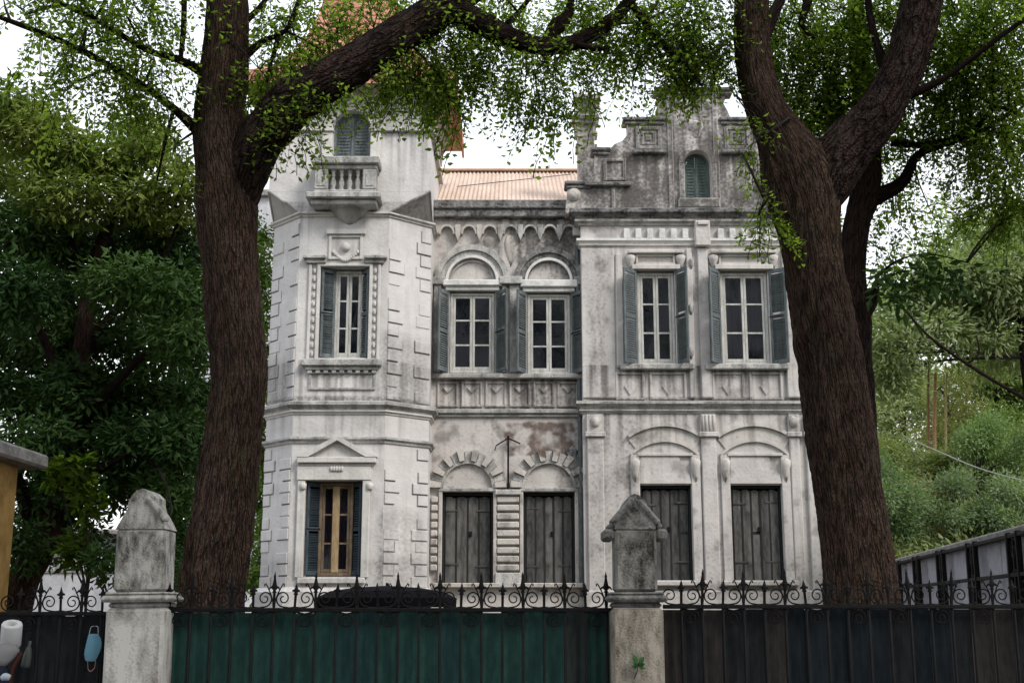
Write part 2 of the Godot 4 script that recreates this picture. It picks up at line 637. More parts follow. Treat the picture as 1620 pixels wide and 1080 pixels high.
func triplanar(tex: Array, metres: float, rough: float, relief: float, tint := Color.WHITE) -> StandardMaterial3D:
	var m := mat(tint, rough, 0.25)
	m.albedo_texture = tex[0]
	m.uv1_triplanar = true
	m.uv1_world_triplanar = true
	m.uv1_triplanar_sharpness = 4.0
	m.uv1_scale = Vector3.ONE / metres
	if relief > 0:
		m.heightmap_enabled = true
		m.heightmap_texture = tex[1]
		m.heightmap_scale = relief
	return m


func leaf_mat(rough := 0.5, through := 0.8) -> StandardMaterial3D:
	var m := mat(Color.WHITE, rough, 0.22)
	m.vertex_color_use_as_albedo = true
	m.backlight_enabled = true
	m.backlight = Color(through * 0.92, through, through * 0.6)
	return m


func make_materials() -> void:
	make_bark()
	make_facade()
	var f := triplanar([T.facade, T.facade_h], 16.0, 0.92, 1.2)
	f.uv1_offset = Vector3(0.5, 0, 0.5)
	M.plaster = f
	var trim := f.duplicate()
	trim.albedo_color = Color(1.0, 1.0, 0.99)
	M.trim = trim
	M.stone = trim
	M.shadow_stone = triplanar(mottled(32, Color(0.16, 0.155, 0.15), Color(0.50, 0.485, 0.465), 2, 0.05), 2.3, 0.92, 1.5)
	M.mould = triplanar(mottled(33, Color(0.035, 0.034, 0.034), Color(0.27, 0.26, 0.255), 1), 1.3, 0.95, 1.8)
	M.post = triplanar(mottled(34, Color(0.035, 0.032, 0.03), Color(0.30, 0.285, 0.27), 2, -0.02), 0.9, 0.93, 0.9)
	M.post_shaft = triplanar(mottled(35, Color(0.12, 0.10, 0.085), Color(0.55, 0.53, 0.51), 3, 0.18), 1.1, 0.92, 0.7)
	M.post_pale = triplanar(mottled(62, Color(0.06, 0.056, 0.052), Color(0.44, 0.42, 0.40), 2, 0.06), 0.7, 0.93, 0.9)
	M.ochre_bright = triplanar(mottled(42, Color(0.22, 0.15, 0.085), Color(0.36, 0.265, 0.155), 3), 0.7, 0.7, 0.2)
	M.post_rusty = triplanar(mottled(59, Color(0.07, 0.055, 0.042), Color(0.40, 0.355, 0.31), 5, 0.08), 0.8, 0.92, 0.8)
	M.weathered = triplanar(mottled(36, Color(0.045, 0.044, 0.043), Color(0.135, 0.13, 0.122), 6), 1.1, 0.85, 0.5)
	M.weathered_dark = triplanar(mottled(36, Color(0.03, 0.03, 0.031), Color(0.098, 0.095, 0.092), 6), 1.1, 0.85, 0.5)
	M.roof = triplanar(mottled(37, Color(0.46, 0.345, 0.275), Color(0.60, 0.475, 0.39), 2, 0.15), 2.5, 0.75, 0.0)
	M.spire = triplanar(mottled(38, Color(0.34, 0.14, 0.10), Color(0.56, 0.28, 0.21), 2), 1.5, 0.8, 0.6)
	M.shutter = triplanar(mottled(39, Color(0.055, 0.066, 0.070), Color(0.165, 0.188, 0.195), 4), 0.8, 0.7, 0.3)
	M.shutter_dark = triplanar(mottled(39, Color(0.022, 0.032, 0.04), Color(0.06, 0.08, 0.095), 4), 0.8, 0.7, 0.3)
	M.shutter_green = triplanar(mottled(40, Color(0.050, 0.070, 0.066), Color(0.115, 0.145, 0.136), 4), 0.9, 0.75, 0.3)
	M.frame = triplanar(mottled(41, Color(0.32, 0.31, 0.29), Color(0.56, 0.55, 0.52), 3), 0.7, 0.7, 0.2)
	M.ochre = triplanar(mottled(42, Color(0.09, 0.065, 0.045), Color(0.20, 0.15, 0.10), 3), 0.7, 0.7, 0.2)
	M.iron = triplanar(mottled(43, Color(0.004, 0.004, 0.005), Color(0.014, 0.012, 0.013), 1), 0.25, 0.6, 0.1)
	M.sheets = []
	for k in 6:
		var c = [[Color(0.010, 0.032, 0.030), Color(0.022, 0.070, 0.061)], [Color(0.009, 0.027, 0.030), Color(0.019, 0.056, 0.058)], [Color(0.016, 0.022, 0.022), Color(0.036, 0.044, 0.042)], [Color(0.018, 0.015, 0.015), Color(0.042, 0.036, 0.036)], [Color(0.008, 0.009, 0.011), Color(0.022, 0.023, 0.028)], [Color(0.006, 0.009, 0.013), Color(0.015, 0.021, 0.028)]][k]
		M.sheets.append(triplanar(mottled(44 + k, c[0], c[1], 5), 0.6, 0.55, 0.25))
	M.wood_dark = mat(lin(0.02, 0.02, 0.021), 0.8)
	M.pane = mat(Color(0.04, 0.055, 0.11, 0.5), 0.04, 0.32)
	M.pane.transparency = BaseMaterial3D.TRANSPARENCY_ALPHA
	M.curtain = triplanar(mottled(52, Color(0.025, 0.024, 0.026), Color(0.06, 0.057, 0.06), 5), 0.9, 0.9, 0.0)
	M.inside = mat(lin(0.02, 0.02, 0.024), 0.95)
	var b := mat(Color(0.94, 0.89, 0.87), 0.95, 0.15)
	b.albedo_texture = T.bark
	b.vertex_color_use_as_albedo = true
	b.heightmap_enabled = true
	b.heightmap_texture = T.bark_h
	b.heightmap_scale = 4.0
	M.bark = b
	var b2 := b.duplicate()
	b2.albedo_color = Color(0.70, 0.67, 0.69)
	M.bark_dark = b2
	M.yellow = triplanar(mottled(53, Color(0.22, 0.125, 0.04), Color(0.37, 0.23, 0.085), 1, 0.1), 1.8, 0.9, 0.4)
	M.concrete = triplanar(mottled(54, Color(0.15, 0.14, 0.14), Color(0.34, 0.32, 0.31), 1), 1.4, 0.9, 0.6)
	M.asphalt = triplanar(mottled(55, Color(0.035, 0.035, 0.036), Color(0.07, 0.07, 0.07), 1), 1.7, 0.95, 0.5)
	M.soil = triplanar(mottled(56, Color(0.05, 0.042, 0.03), Color(0.12, 0.10, 0.075), 1), 2.1, 0.98, 1.5)
	M.grey_wall = triplanar(mottled(57, Color(0.27, 0.27, 0.31), Color(0.40, 0.40, 0.45), 1, 0.1), 2.0, 0.75, 0.1)
	M.white_wall = triplanar(mottled(58, Color(0.34, 0.34, 0.37), Color(0.52, 0.52, 0.55), 2, 0.15), 3.0, 0.9, 0.3)
	M.twig = mat(lin(0.03, 0.026, 0.024), 0.95)
	M.leaf = leaf_mat(0.55, 1.3)
	M.whitewash = triplanar(mottled(60, Color(0.42, 0.41, 0.40), Color(0.68, 0.67, 0.65), 1, 0.15), 1.5, 0.9, 0.4)
	M.brown_curtain = triplanar(mottled(61, Color(0.07, 0.045, 0.03), Color(0.17, 0.11, 0.075), 5), 0.9, 0.9, 0.0)
	M.leaf_gloss = leaf_mat(0.58, 0.7)
	M.leaf_far = leaf_mat(0.6, 0.9)


# ---------------------------------------------------------------- the house
# local frame of a wall: x along it, y up, z out of it
func frame_at(x: float, z: float, dir: Vector2) -> Transform3D:
	var n := Vector3(-dir.y, 0, dir.x)
	return Transform3D(Basis(Vector3(dir.x, 0, dir.y), Vector3.UP, n), Vector3(x, 0, z))


# a casement: outer frame, two sashes with their panes; x, y are the opening, z the plane of the frame
func casement(parent: Node3D, x0: float, x1: float, y0: float, y1: float, z: float, fm: Material, rows := 3, label := "", drape := 0) -> void:
	var mb := MB.new()
	var w := 0.065
	mb.cbox(x0, y0, z - 0.05, x0 + w, y1, z + 0.03, 0.008)
	mb.cbox(x1 - w, y0, z - 0.05, x1, y1, z + 0.03, 0.008)
	mb.cbox(x0 + w, y1 - w, z - 0.05, x1 - w, y1, z + 0.03, 0.008)
	mb.cbox(x0 + w, y0, z - 0.05, x1 - w, y0 + w, z + 0.03, 0.008)
	var win := part(mb, "window", fm, parent)
	if label:
		win.set_meta("label", label)
	var mx := (x0 + x1) / 2
	for s in 2:
		var a := x0 + w + 0.004 if s == 0 else mx + 0.003
		var b := mx - 0.003 if s == 0 else x1 - w - 0.004
		var c := y0 + w + 0.004
		var d := y1 - w - 0.004
		var sb := MB.new()
		var q := 0.055
		sb.cbox(a, c, z - 0.03, a + q, d, z + 0.012, 0.006)
		sb.cbox(b - q, c, z - 0.03, b, d, z + 0.012, 0.006)
		sb.cbox(a + q, c, z - 0.03, b - q, c + q * 1.3, z + 0.012, 0.006)
		sb.cbox(a + q, d - q, z - 0.03, b - q, d, z + 0.012, 0.006)
		for r in range(1, rows):
			var yy := lerpf(c, d, float(r) / rows)
			sb.cbox(a + q, yy - 0.02, z - 0.026, b - q, yy + 0.02, z + 0.008, 0.005)
		part(sb, "sash", fm, win)
		for r in rows:
			var pb := MB.new()
			var ya := lerpf(c, d, float(r) / rows) + 0.02
			var yb := lerpf(c, d, float(r + 1) / rows) - 0.02
			var tilt := rng.randf_range(-0.012, 0.012)
			pb.quad(Vector3(a + q, ya, z - 0.010 + tilt * 0.3), Vector3(b - q, ya, z - 0.010 - tilt), Vector3(b - q, yb, z - 0.010 - tilt * 0.4), Vector3(a + q, yb, z - 0.010 + tilt))
			part(pb, "pane", M.pane, win)
	if drape > 0:
		var cb := MB.new(true)
		var k := 40
		for i in k:
			var xa := lerpf(x0, x1, float(i) / k)
			var xb := lerpf(x0, x1, float(i + 1) / k)
			var za := z - 0.22 + 0.035 * sin(i * 1.15)
			var zb := z - 0.22 + 0.035 * sin((i + 1) * 1.15)
			cb.quad(Vector3(xa, y0, za), Vector3(xb, y0, zb), Vector3(xb, y1, zb), Vector3(xa, y1, za))
		part(cb, "curtain", M.brown_curtain if drape > 1 else M.curtain, win)


# a louvred shutter hung at x (its hinge), standing open by angle degrees from the wall plane
func shutter(parent: Node3D, hx: float, y0: float, y1: float, z: float, w: float, angle: float, m: Material) -> void:
	var mb := MB.new()
	var xf := Transform3D(Basis(Vector3.UP, deg_to_rad(angle)), Vector3(hx, 0, z))
	mb.xf = xf
	var s := 0.06
	mb.cbox(0, y0, -0.02, s, y1, 0.02, 0.006)
	mb.cbox(w - s, y0, -0.02, w, y1, 0.02, 0.006)
	var mid := (y0 + y1) / 2 - 0.05
	for yy in [y0, mid, y1 - 0.09]:
		mb.cbox(s, yy, -0.018, w - s, yy + 0.09, 0.018, 0.005)
	var o := part(mb, "shutter", m, parent)
	var lv := MB.new()
	lv.xf = xf
	var y := y0 + 0.11
	while y < y1 - 0.12:
		if absf(y - mid - 0.045) > 0.07:
			lv.xf = xf * Transform3D(Basis(Vector3.RIGHT, deg_to_rad(38 + rng.randf_range(-6, 6))), Vector3(0, y, 0))
			lv.box(s, -0.028, -0.004, w - s, 0.028, 0.004)
		y += 0.052
	part(lv, "louvres", m, o, "stuff")
	var ir := MB.new()
	ir.xf = xf
	ir.cbox(-0.02, mid + 0.03, 0.02, w * 0.8, mid + 0.055, 0.03, 0.004)
	part(ir, "iron_strap", M.iron, o)


# a doorway closed with upright boards
func boards(parent: Node3D, x0: float, x1: float, y0: float, y1: float, z: float, m: Material, count := 5) -> void:
	var fb := MB.new()
	fb.cbox(x0, y0, z - 0.06, x0 + 0.05, y1, z + 0.025, 0.008)
	fb.cbox(x1 - 0.05, y0, z - 0.06, x1, y1, z + 0.025, 0.008)
	fb.cbox(x0 + 0.05, y1 - 0.06, z - 0.06, x1 - 0.05, y1, z + 0.025, 0.008)
	fb.cbox(x0 + 0.05, (y0 + y1) / 2 - 0.04, z - 0.02, x1 - 0.05, (y0 + y1) / 2 + 0.03, z - 0.005, 0.005)
	var door := part(fb, "boarded_door", M.wood_dark, parent)
	var a := x0 + 0.055
	var w := (x1 - x0 - 0.11) / count
	for k in count:
		var pb := MB.new()
		var top := y1 - 0.07 - (rng.randf() * 0.02)
		var dz := rng.randf_range(-0.012, 0.012)
		var cut := PackedVector2Array([Vector2(a + 0.012, y0), Vector2(a + w - 0.012, y0), Vector2(a + w - 0.012 + rng.randf_range(-0.005, 0.005), top - 0.05), Vector2(a + w * 0.5, top), Vector2(a + 0.012, top - 0.05 * rng.randf())])
		pb.prism(cut, z - 0.03 + dz, z + 0.004 + dz)
		part(pb, "plank", [m, M.weathered, M.weathered_dark][rng.randi() % 3], door)
		var rb := MB.new()
		rb.cbox(a - 0.022, y0, z - 0.012, a + 0.022, y1 - 0.1, z + 0.016, 0.006)
		if k > 0:
			part(rb, "batten", M.wood_dark, door)
		a += w
	for e in [0, 1]:
		for t in [0.18, 0.80]:
			var hb := MB.new()
			var hy := lerpf(y0, y1, t) + rng.randf_range(-0.03, 0.03)
			var xa := x0 + 0.06 if e == 0 else x1 - 0.36
			hb.cbox(xa, hy, z + 0.016, xa + 0.30, hy + 0.035, z + 0.026, 0.004)
			part(hb, "strap_hinge", M.weathered_dark, door)
	var lb := MB.new()
	lb.cbox((x0 + x1) / 2 + 0.03, (y0 + y1) / 2 + 0.02, z + 0.012, (x0 + x1) / 2 + 0.10, (y0 + y1) / 2 + 0.13, z + 0.035, 0.008)
	part(lb, "lock", M.iron, door)


func arched_light(parent: Node3D, x0: float, x1: float, y0: float, y1: float, z: float, m: Material, m2: Material) -> void:
	# two arched leaves with a centre stile, each of ledged boards
	var r := (x1 - x0) / 2
	var cx := (x0 + x1) / 2
	var fb := MB.new()
	fb.arch(cx, y1 - r, r - 0.06, r + 0.004, 0, PI, z - 0.05, z + 0.02, 16)
	fb.box(x0, y0, z - 0.05, x0 + 0.06, y1 - r, z + 0.02)
	fb.box(x1 - 0.06, y0, z - 0.05, x1, y1 - r, z + 0.02)
	fb.cbox(cx - 0.03, y0, z - 0.03, cx + 0.03, y1 - 0.06, z + 0.028, 0.006)
	var win := part(fb, "arched_window", m2, parent)
	for s in [-1, 1]:
		var poly := PackedVector2Array([Vector2(cx + s * 0.034, y0 + 0.02), Vector2(cx + s * (r - 0.065), y0 + 0.02)])
		for k in 9:
			var a := k / 8.0 * (PI / 2 - 0.08)
			poly.append(Vector2(cx + s * (r - 0.065) * cos(a), y1 - r + (r - 0.065) * sin(a)))
		poly.append(Vector2(cx + s * 0.034, y1 - 0.07))
		var pb := MB.new()
		pb.prism(poly, z - 0.025, z - 0.005)
		var leaf := part(pb, "leaf_panel", m, win)
		var lv := MB.new()
		var y := y0 + 0.12
		while y < y1 - r * 0.75:
			lv.cbox(cx + s * 0.06, y, z - 0.006, cx + s * (r - 0.09), y + 0.035, z + 0.012, 0.008)
			y += 0.075
		part(lv, "louvres", m, leaf, "stuff")


func flat_panel(mb: MB, x0: float, x1: float, y0: float, y1: float, w: float, z0: float, z1: float) -> void:
	mb.cbox(x0, y0, z0, x0 + w, y1, z1, 0.008)
	mb.cbox(x1 - w, y0, z0, x1, y1, z1, 0.008)
	mb.cbox(x0 + w, y0, z0, x1 - w, y0 + w, z1 - 0.002, 0.008)
	mb.cbox(x0 + w, y1 - w, z0, x1 - w, y1, z1 - 0.002, 0.008)


func build_house() -> void:
	var H := thing("mansion", "weathered grey white two storey mansion with square tower and stepped stained gable", "house", Vector3(0.8, 0, -30))
	var P: Material = M.plaster
	var R: Material = M.trim
	# ---- tower plan
	var xL := -5.38
	var xR := -1.82
	var a := -4.66
	var b := -2.70
	var zb := ZT - 0.80
	var foot := 0.0
	var yt := Y(338, ZT)              # where the corners become square
	var ytop := Y(140, ZT)
	# openings in the front face
	var gx0 := X(481, 835, ZT)
	var gx1 := X(572, 835, ZT)
	var gy0 := Y(912, ZT)
	var gy1 := Y(760, ZT)
	var fx0 := X(505, 495, ZT)
	var fx1 := X(583, 495, ZT)
	var fy0 := Y(566, ZT)
	var fy1 := Y(422, ZT)
	var mb := MB.new()
	mb.xf = Transform3D(Basis(), Vector3(0, 0, ZT))
	mb.wall(a, b, foot, yt, 0.4, [[gx0, gx1, gy0, gy1], [fx0, fx1, fy0, fy1]])
	var lenl := Vector2(a - xL, 0.8).length()
	mb.xf = frame_at(xL, zb, Vector2(a - xL, 0.8).normalized())
	mb.wall(0, lenl, foot, yt, 0.3, [])
	var lenr := Vector2(xR - b, 0.8).length()
	mb.xf = frame_at(b, ZT, Vector2(xR - b, -0.8).normalized())
	mb.wall(0, lenr, foot, yt, 0.3, [])
	mb.xf = Transform3D()
	mb.box(xL, foot, -31.0, xL + 0.3, yt, zb - 0.02)
	mb.box(xR - 0.3, foot, -31.0, xR, yt, zb - 0.02)
	part(mb, "tower_wall", P, H)
	# upper square stage
	var ux0 := X(527, 220, ZT)
	var ux1 := X(586, 220, ZT)
	var uy0 := Y(258, ZT)
	var uy1 := Y(176, ZT)
	var up := MB.new()
	up.xf = Transform3D(Basis(), Vector3(0, 0, ZT))
	var yu := Y(303, ZT)
	up.wall(xL, xR, yu, ytop, 0.4, [[ux0, ux1, uy0, uy1, true]])
	up.prism(PackedVector2Array([Vector2(a, yt), Vector2(b, yt), Vector2(xR, yu - 0.002), Vector2(xL, yu - 0.002)]), -0.4, 0.0)
	up.xf = Transform3D()
	up.box(xL, yu, -30.1, xL + 0.4, ytop, ZT - 0.402)
	up.box(xR - 0.4, yu, -30.1, xR, ytop, ZT - 0.402)
	up.box(xL + 0.4, yu, -30.1, xR - 0.4, ytop, -29.7)
	for s in [0, 1]:
		up.xf = Transform3D(Basis(Vector3.UP, PI / 2), Vector3(xL + 0.2 if s == 0 else xR - 0.2, 0, 0))
		up.prism(PackedVector2Array([Vector2(-zb, yt), Vector2(30.1, yt), Vector2(30.1, yu - 0.002), Vector2(-ZT + 0.402, yu - 0.002)]), -0.2, 0.2)
	up.xf = Transform3D()
	part(up, "upper_tower_wall", P, H)
	# corner corbels that carry the square stage over the chamfers: a sloping triangle each
	for s in [0, 1]:
		var cb := MB.new()
		var c0 := Vector3(xL - 0.004, yu, ZT + 0.004) if s == 0 else Vector3(xR + 0.004, yu, ZT + 0.004)
		var A := Vector3(a, yt, ZT + 0.004) if s == 0 else Vector3(b, yt, ZT + 0.004)
		var B := Vector3(xL - 0.004, yt, zb) if s == 0 else Vector3(xR + 0.004, yt, zb)
		var inner := Vector3((xL + xR) / 2, yu + 0.2, -28)
		cb.face_out([c0, A, B], inner)
		cb.face_out([c0 + Vector3(0, 0, -0.05), A + Vector3(0, 0.05, -0.05), B + Vector3(0, 0.05, -0.05)], inner + Vector3(0, -5, 5))
		part(cb, "corner_corbel", M.stone, H)
		var rb := MB.new()
		rb.bar(c0 + Vector3(0, 0.01, 0.01), A + Vector3(0, 0.02, 0.01), 0.03, 6)
		rb.bar(c0 + Vector3(0, 0.01, 0.01), B + Vector3(0.0, 0.02, 0.0), 0.03, 6)
		part(rb, "corbel_rib", M.shadow_stone, H)
	# tower mouldings follow the chamfered plan
	var path := [Vector2(xL, -28.6), Vector2(xL, zb), Vector2(a, ZT), Vector2(b, ZT), Vector2(xR, zb), Vector2(xR, -28.0)]
	for c in [[340, 0.09, 0.10, 0], [643, 0.16, 0.20, 1], [652, 0.07, 0.09, 0], [696, 0.09, 0.13, 1], [636, 0.06, 0.05, 0]]:
		var y := Y(c[0], ZT)
		var o: float = c[1]
		var h: float = c[2]
		var cm := MB.new()
		cm.cornice(path, [Vector2(0, y - h / 2), Vector2(o * 0.35, y - h / 2), Vector2(o * 0.45, y - h * 0.2), Vector2(o * 0.85, y + h * 0.05), Vector2(o, y + h * 0.1), Vector2(o, y + h * 0.42), Vector2(o * 0.9, y + h / 2), Vector2(0, y + h * 0.62)])
		part(cm, "cornice", M.shadow_stone if c[3] else M.stone, H)
	var pl := MB.new()
	pl.cornice(path, [Vector2(0, 0.0), Vector2(0.14, 0.0), Vector2(0.14, Y(936, ZT)), Vector2(0.06, Y(930, ZT)), Vector2(0, Y(928, ZT))])
	part(pl, "plinth", P, H)
	# long and short stones at the four arrises of the chamfered faces
	var faces := [[frame_at(xL, zb, Vector2(a - xL, 0.8).normalized()), lenl], [frame_at(b, ZT, Vector2(xR - b, -0.8).normalized()), lenr]]
	var ashlar := []
	for f in faces:
		for side in [0, 1]:
			for rangey in [[Y(930, ZT), Y(705, ZT)], [Y(632, ZT), Y(352, ZT)]]:
				var count := 12 if rangey[1] < 8 else 14
				var hh: float = (rangey[1] - rangey[0]) / count
				for k in count:
					var skip := rng.randf()
					var w := (0.30 if k % 2 else 0.42) + rng.randf_range(-0.03, 0.03)
					var y0: float = rangey[0] + k * hh
					if skip < 0.16:
						continue
					var sb := MB.new()
					var pr := rng.randf_range(0.014, 0.038)
					sb.xf = f[0]
					var L: float = f[1]
					if side == 0:
						sb.cbox(0.012, y0 + 0.014, -0.02, w, y0 + hh - 0.014, pr, 0.01)
					else:
						sb.cbox(L - w, y0 + 0.014, -0.02, L - 0.012, y0 + hh - 0.014, pr, 0.01)
					part(sb, "ashlar_stone", P, H)
					if rng.randf() < 0.62:
						var jb := MB.new()
						jb.xf = f[0]
						if side == 0:
							jb.box(0.010, y0 - 0.004, -0.02, w + rng.randf_range(0.008, 0.02), y0 + hh - 0.012, 0.005)
						else:
							jb.box(L - w - rng.randf_range(0.008, 0.02), y0 - 0.004, -0.02, L - 0.010, y0 + hh - 0.012, 0.005)
						part(jb, "stained_joint", M.mould, H)
	# ---- tower ground window: jambs, lintel, pediment
	var jb := MB.new()
	jb.xf = Transform3D(Basis(), Vector3(0, 0, ZT))
	jb.cbox(gx0 - 0.16, gy0 - 0.02, 0, gx0 - 0.002, gy1 + 0.002, 0.07, 0.012)
	jb.cbox(gx1 + 0.002, gy0 - 0.02, 0, gx1 + 0.16, gy1 + 0.002, 0.07, 0.012)
	jb.cbox(gx0 - 0.18, gy1 + 0.002, 0, gx1 + 0.18, Y(738, ZT), 0.09, 0.012)
	jb.cbox(gx0 - 0.10, gy0 - 0.14, 0, gx1 + 0.10, gy0 - 0.02, 0.10, 0.015)
	part(jb, "window_surround", M.stone, H)
	var ped := MB.new()
	ped.xf = Transform3D(Basis(), Vector3(0, 0, ZT))
	var px0 := X(472, 720, ZT)
	var px1 := X(596, 720, ZT)
	var py := Y(724, ZT)
	var pym := Y(690, ZT)
	var pm := (px0 + px1) / 2
	ped.cbox(px0, py - 0.12, 0.0, px1, py, 0.16, 0.012)
	ped.cbox(px0 + 0.08, Y(738, ZT) + 0.002, 0, px1 - 0.08, py - 0.122, 0.08, 0.01)
	ped.prism(PackedVector2Array([Vector2(px0 - 0.02, py + 0.002), Vector2(px0 + 0.22, py + 0.002), Vector2(pm, pym - 0.10), Vector2(px1 - 0.22, py + 0.002), Vector2(px1 + 0.02, py + 0.002), Vector2(pm, pym)]), 0.0, 0.17)
	ped.prism(PackedVector2Array([Vector2(px0 + 0.22, py + 0.002), Vector2(px1 - 0.22, py + 0.002), Vector2(pm, pym - 0.10)]), 0.0, 0.05)
	part(ped, "pediment", M.stone, H)
	var orn := MB.new(true)
	for k in 5:
		orn.lathe(Vector3(pm + (k - 2) * 0.055, Y(742, ZT), ZT + 0.10), [Vector2(0, -0.07), Vector2(0.03, -0.04), Vector2(0.034, 0.03), Vector2(0, 0.07)], 7)
	part(orn, "lintel_ornament", M.stone, H)
	for s in [-1, 1]:
		var dr := MB.new(true)
		dr.lathe(Vector3(pm + s * 0.70, Y(768, ZT), ZT + 0.06), [Vector2(0, -0.12), Vector2(0.07, -0.07), Vector2(0.075, 0.03), Vector2(0, 0.08)], 8)
		part(dr, "carved_drop", M.stone, H)
	casement(H, lerpf(gx0, gx1, 0.22), lerpf(gx0, gx1, 0.82), gy0 + 0.02, gy1 - 0.03, ZT - 0.24, M.ochre, 3, "ochre painted casement between dark shutters", 2)
	var ms := MB.new()
	var mx := lerpf(gx0, gx1, 0.52)
	ms.cbox(mx - 0.075, gy0 + 0.09, ZT - 0.225, mx + 0.075, gy1 - 0.10, ZT - 0.20, 0.008)
	part(ms, "meeting_stile", M.ochre_bright, H)
	shutter(H, gx0 + 0.03, gy0 + 0.03, gy1 - 0.03, ZT - 0.06, 0.40, 34, M.shutter_dark)
	shutter(H, gx1 - 0.03, gy0 + 0.03, gy1 - 0.03, ZT - 0.06, 0.40, 180 - 48, M.shutter_dark)
	# ---- tower first floor window
	var wb := MB.new()
	wb.xf = Transform3D(Basis(), Vector3(0, 0, ZT))
	for s in [-1, 1]:
		var e := fx0 if s < 0 else fx1
		wb.cbox(e + s * 0.002, fy0 - 0.04, 0, e + s * 0.07, fy1 + 0.04, 0.06, 0.01)
		wb.cbox(e + s * 0.19, fy0 - 0.04, 0, e + s * 0.25, fy1 + 0.04, 0.06, 0.01)
	wb.cbox(fx0 - 0.07, fy1 + 0.002, 0, fx1 + 0.07, fy1 + 0.06, 0.058, 0.01)
	part(wb, "window_surround", M.stone, H)
	for s in [-1, 1]:
		var e := fx0 if s < 0 else fx1
		var chain := MB.new(true)
		for k in 11:
			var yy := lerpf(fy0, fy1, (k + 0.5) / 11.0)
			chain.lathe(Vector3(e + s * 0.13, yy, ZT + 0.015), [Vector2(0, -0.08), Vector2(0.030, -0.05), Vector2(0.036, 0.02), Vector2(0, 0.08)], 8)
		part(chain, "carved_chain", M.stone, H)
		var bp := MB.new()
		bp.xf = Transform3D(Basis(), Vector3(0, 0, ZT))
		bp.cbox(e - s * 0.12, fy1 + 0.065, 0, e + s * 0.32, fy1 + 0.15, 0.10, 0.01)
		bp.cbox(e - s * 0.12, fy1 + 0.152, 0, e + s * 0.38, fy1 + 0.23, 0.17, 0.015)
		part(bp, "broken_pediment", M.shadow_stone, H)
	var car := MB.new()
	car.xf = Transform3D(Basis(), Vector3(0, 0, ZT))
	var cx := (fx0 + fx1) / 2
	flat_panel(car, cx - 0.37, cx + 0.37, fy1 + 0.16, Y(372, ZT), 0.06, 0, 0.05)
	car.cbox(cx - 0.43, Y(372, ZT) + 0.002, 0, cx + 0.43, Y(364, ZT), 0.10, 0.012)
	part(car, "cartouche_panel", M.stone, H)
	var swag := MB.new(true)
	for k in 13:
		var t := k / 12.0
		swag.lathe(Vector3(cx - 0.26 + 0.52 * t, fy1 + 0.30 - 0.16 * sin(t * PI) + 0.05 * absf(t - 0.5), ZT + 0.02), [Vector2(0, -0.05), Vector2(0.045, -0.02), Vector2(0.04, 0.03), Vector2(0, 0.055)], 7)
	swag.lathe(Vector3(cx, fy1 + 0.44, ZT + 0.03), [Vector2(0, -0.12), Vector2(0.09, -0.05), Vector2(0.10, 0.04), Vector2(0, 0.13)], 10)
	part(swag, "carved_swag", M.stone, H)
	var sl := MB.new()
	sl.xf = Transform3D(Basis(), Vector3(0, 0, ZT))
	sl.cbox(X(478, 580, ZT), Y(580, ZT), 0, X(604, 580, ZT), Y(570, ZT), 0.17, 0.015)
	sl.cbox(X(484, 580, ZT), Y(586, ZT), 0, X(598, 580, ZT), Y(580, ZT) - 0.002, 0.10, 0.01)
	flat_panel(sl, X(488, 600, ZT), X(594, 600, ZT), Y(617, ZT), Y(588, ZT), 0.05, 0, 0.04)
	part(sl, "window_sill", M.shadow_stone, H)
	for k in 9:
		var db := MB.new()
		var dx := lerpf(X(484, 588, ZT), X(598, 588, ZT), (k + 0.5) / 9.0)
		db.cbox(dx - 0.05, Y(588, ZT) - 0.05, ZT, dx + 0.05, Y(586, ZT) - 0.002, ZT + 0.085, 0.012)
		part(db, "dentil", M.shadow_stone, H)
	casement(H, fx0 + 0.28, fx1 - 0.14, fy0 + 0.02, fy1 - 0.03, ZT - 0.26, M.frame, 3)
	shutter(H, fx0 + 0.02, fy0 + 0.03, fy1 - 0.02, ZT - 0.04, 0.33, 30, M.shutter)
	shutter(H, fx1 - 0.02, fy0 + 0.03, fy1 - 0.02, ZT - 0.04, 0.36, 180 - 52, M.shutter)
	# ---- upper stage: arched window, pilasters, balcony
	arched_light(H, ux0, ux1, uy0, uy1, ZT - 0.16, M.shutter, M.shutter)
	var ur := MB.new()
	ur.xf = Transform3D(Basis(), Vector3(0, 0, ZT))
	var r := (ux1 - ux0) / 2
	var ucx := (ux0 + ux1) / 2
	ur.arch(ucx, uy1 - r, r + 0.002, r + 0.15, 0, PI, 0, 0.07, 22)
	ur.arch(ucx, uy1 - r, r + 0.152, r + 0.20, 0, PI, 0, 0.10, 22)
	for s in [-1, 1]:
		var e: float = ucx + s * (r + 0.12)
		ur.cbox(e - 0.115, uy0, 0, e + 0.115, uy1 - r - 0.10, 0.08, 0.012)
		ur.cbox(e - 0.15, uy1 - r - 0.098, 0, e + 0.15, uy1 - r - 0.02, 0.13, 0.012)
	part(ur, "window_surround", M.stone, H)
	var led := MB.new()
	led.xf = Transform3D(Basis(), Vector3(0, 0, ZT))
	var ly := Y(207, ZT)
	led.cbox(ucx + r + 0.28, ly - 0.04, 0, xR + 0.06, ly + 0.06, 0.10, 0.015)
	part(led, "string_course", M.stone, H)
	led = MB.new()
	led.xf = Transform3D(Basis(), Vector3(0, 0, ZT))
	led.cbox(xL - 0.06, ly - 0.04, 0, ucx - r - 0.28, ly + 0.06, 0.10, 0.015)
	part(led, "string_course", M.stone, H)
	var side := MB.new()
	side.box(xR, ly - 0.04, -30.0, xR + 0.09, ly + 0.06, ZT - 0.0)
	part(side, "string_course", M.stone, H)
	var bal := MB.new()
	bal.xf = Transform3D(Basis(), Vector3(0, 0, ZT))
	var bx0 := X(502, 270, ZT)
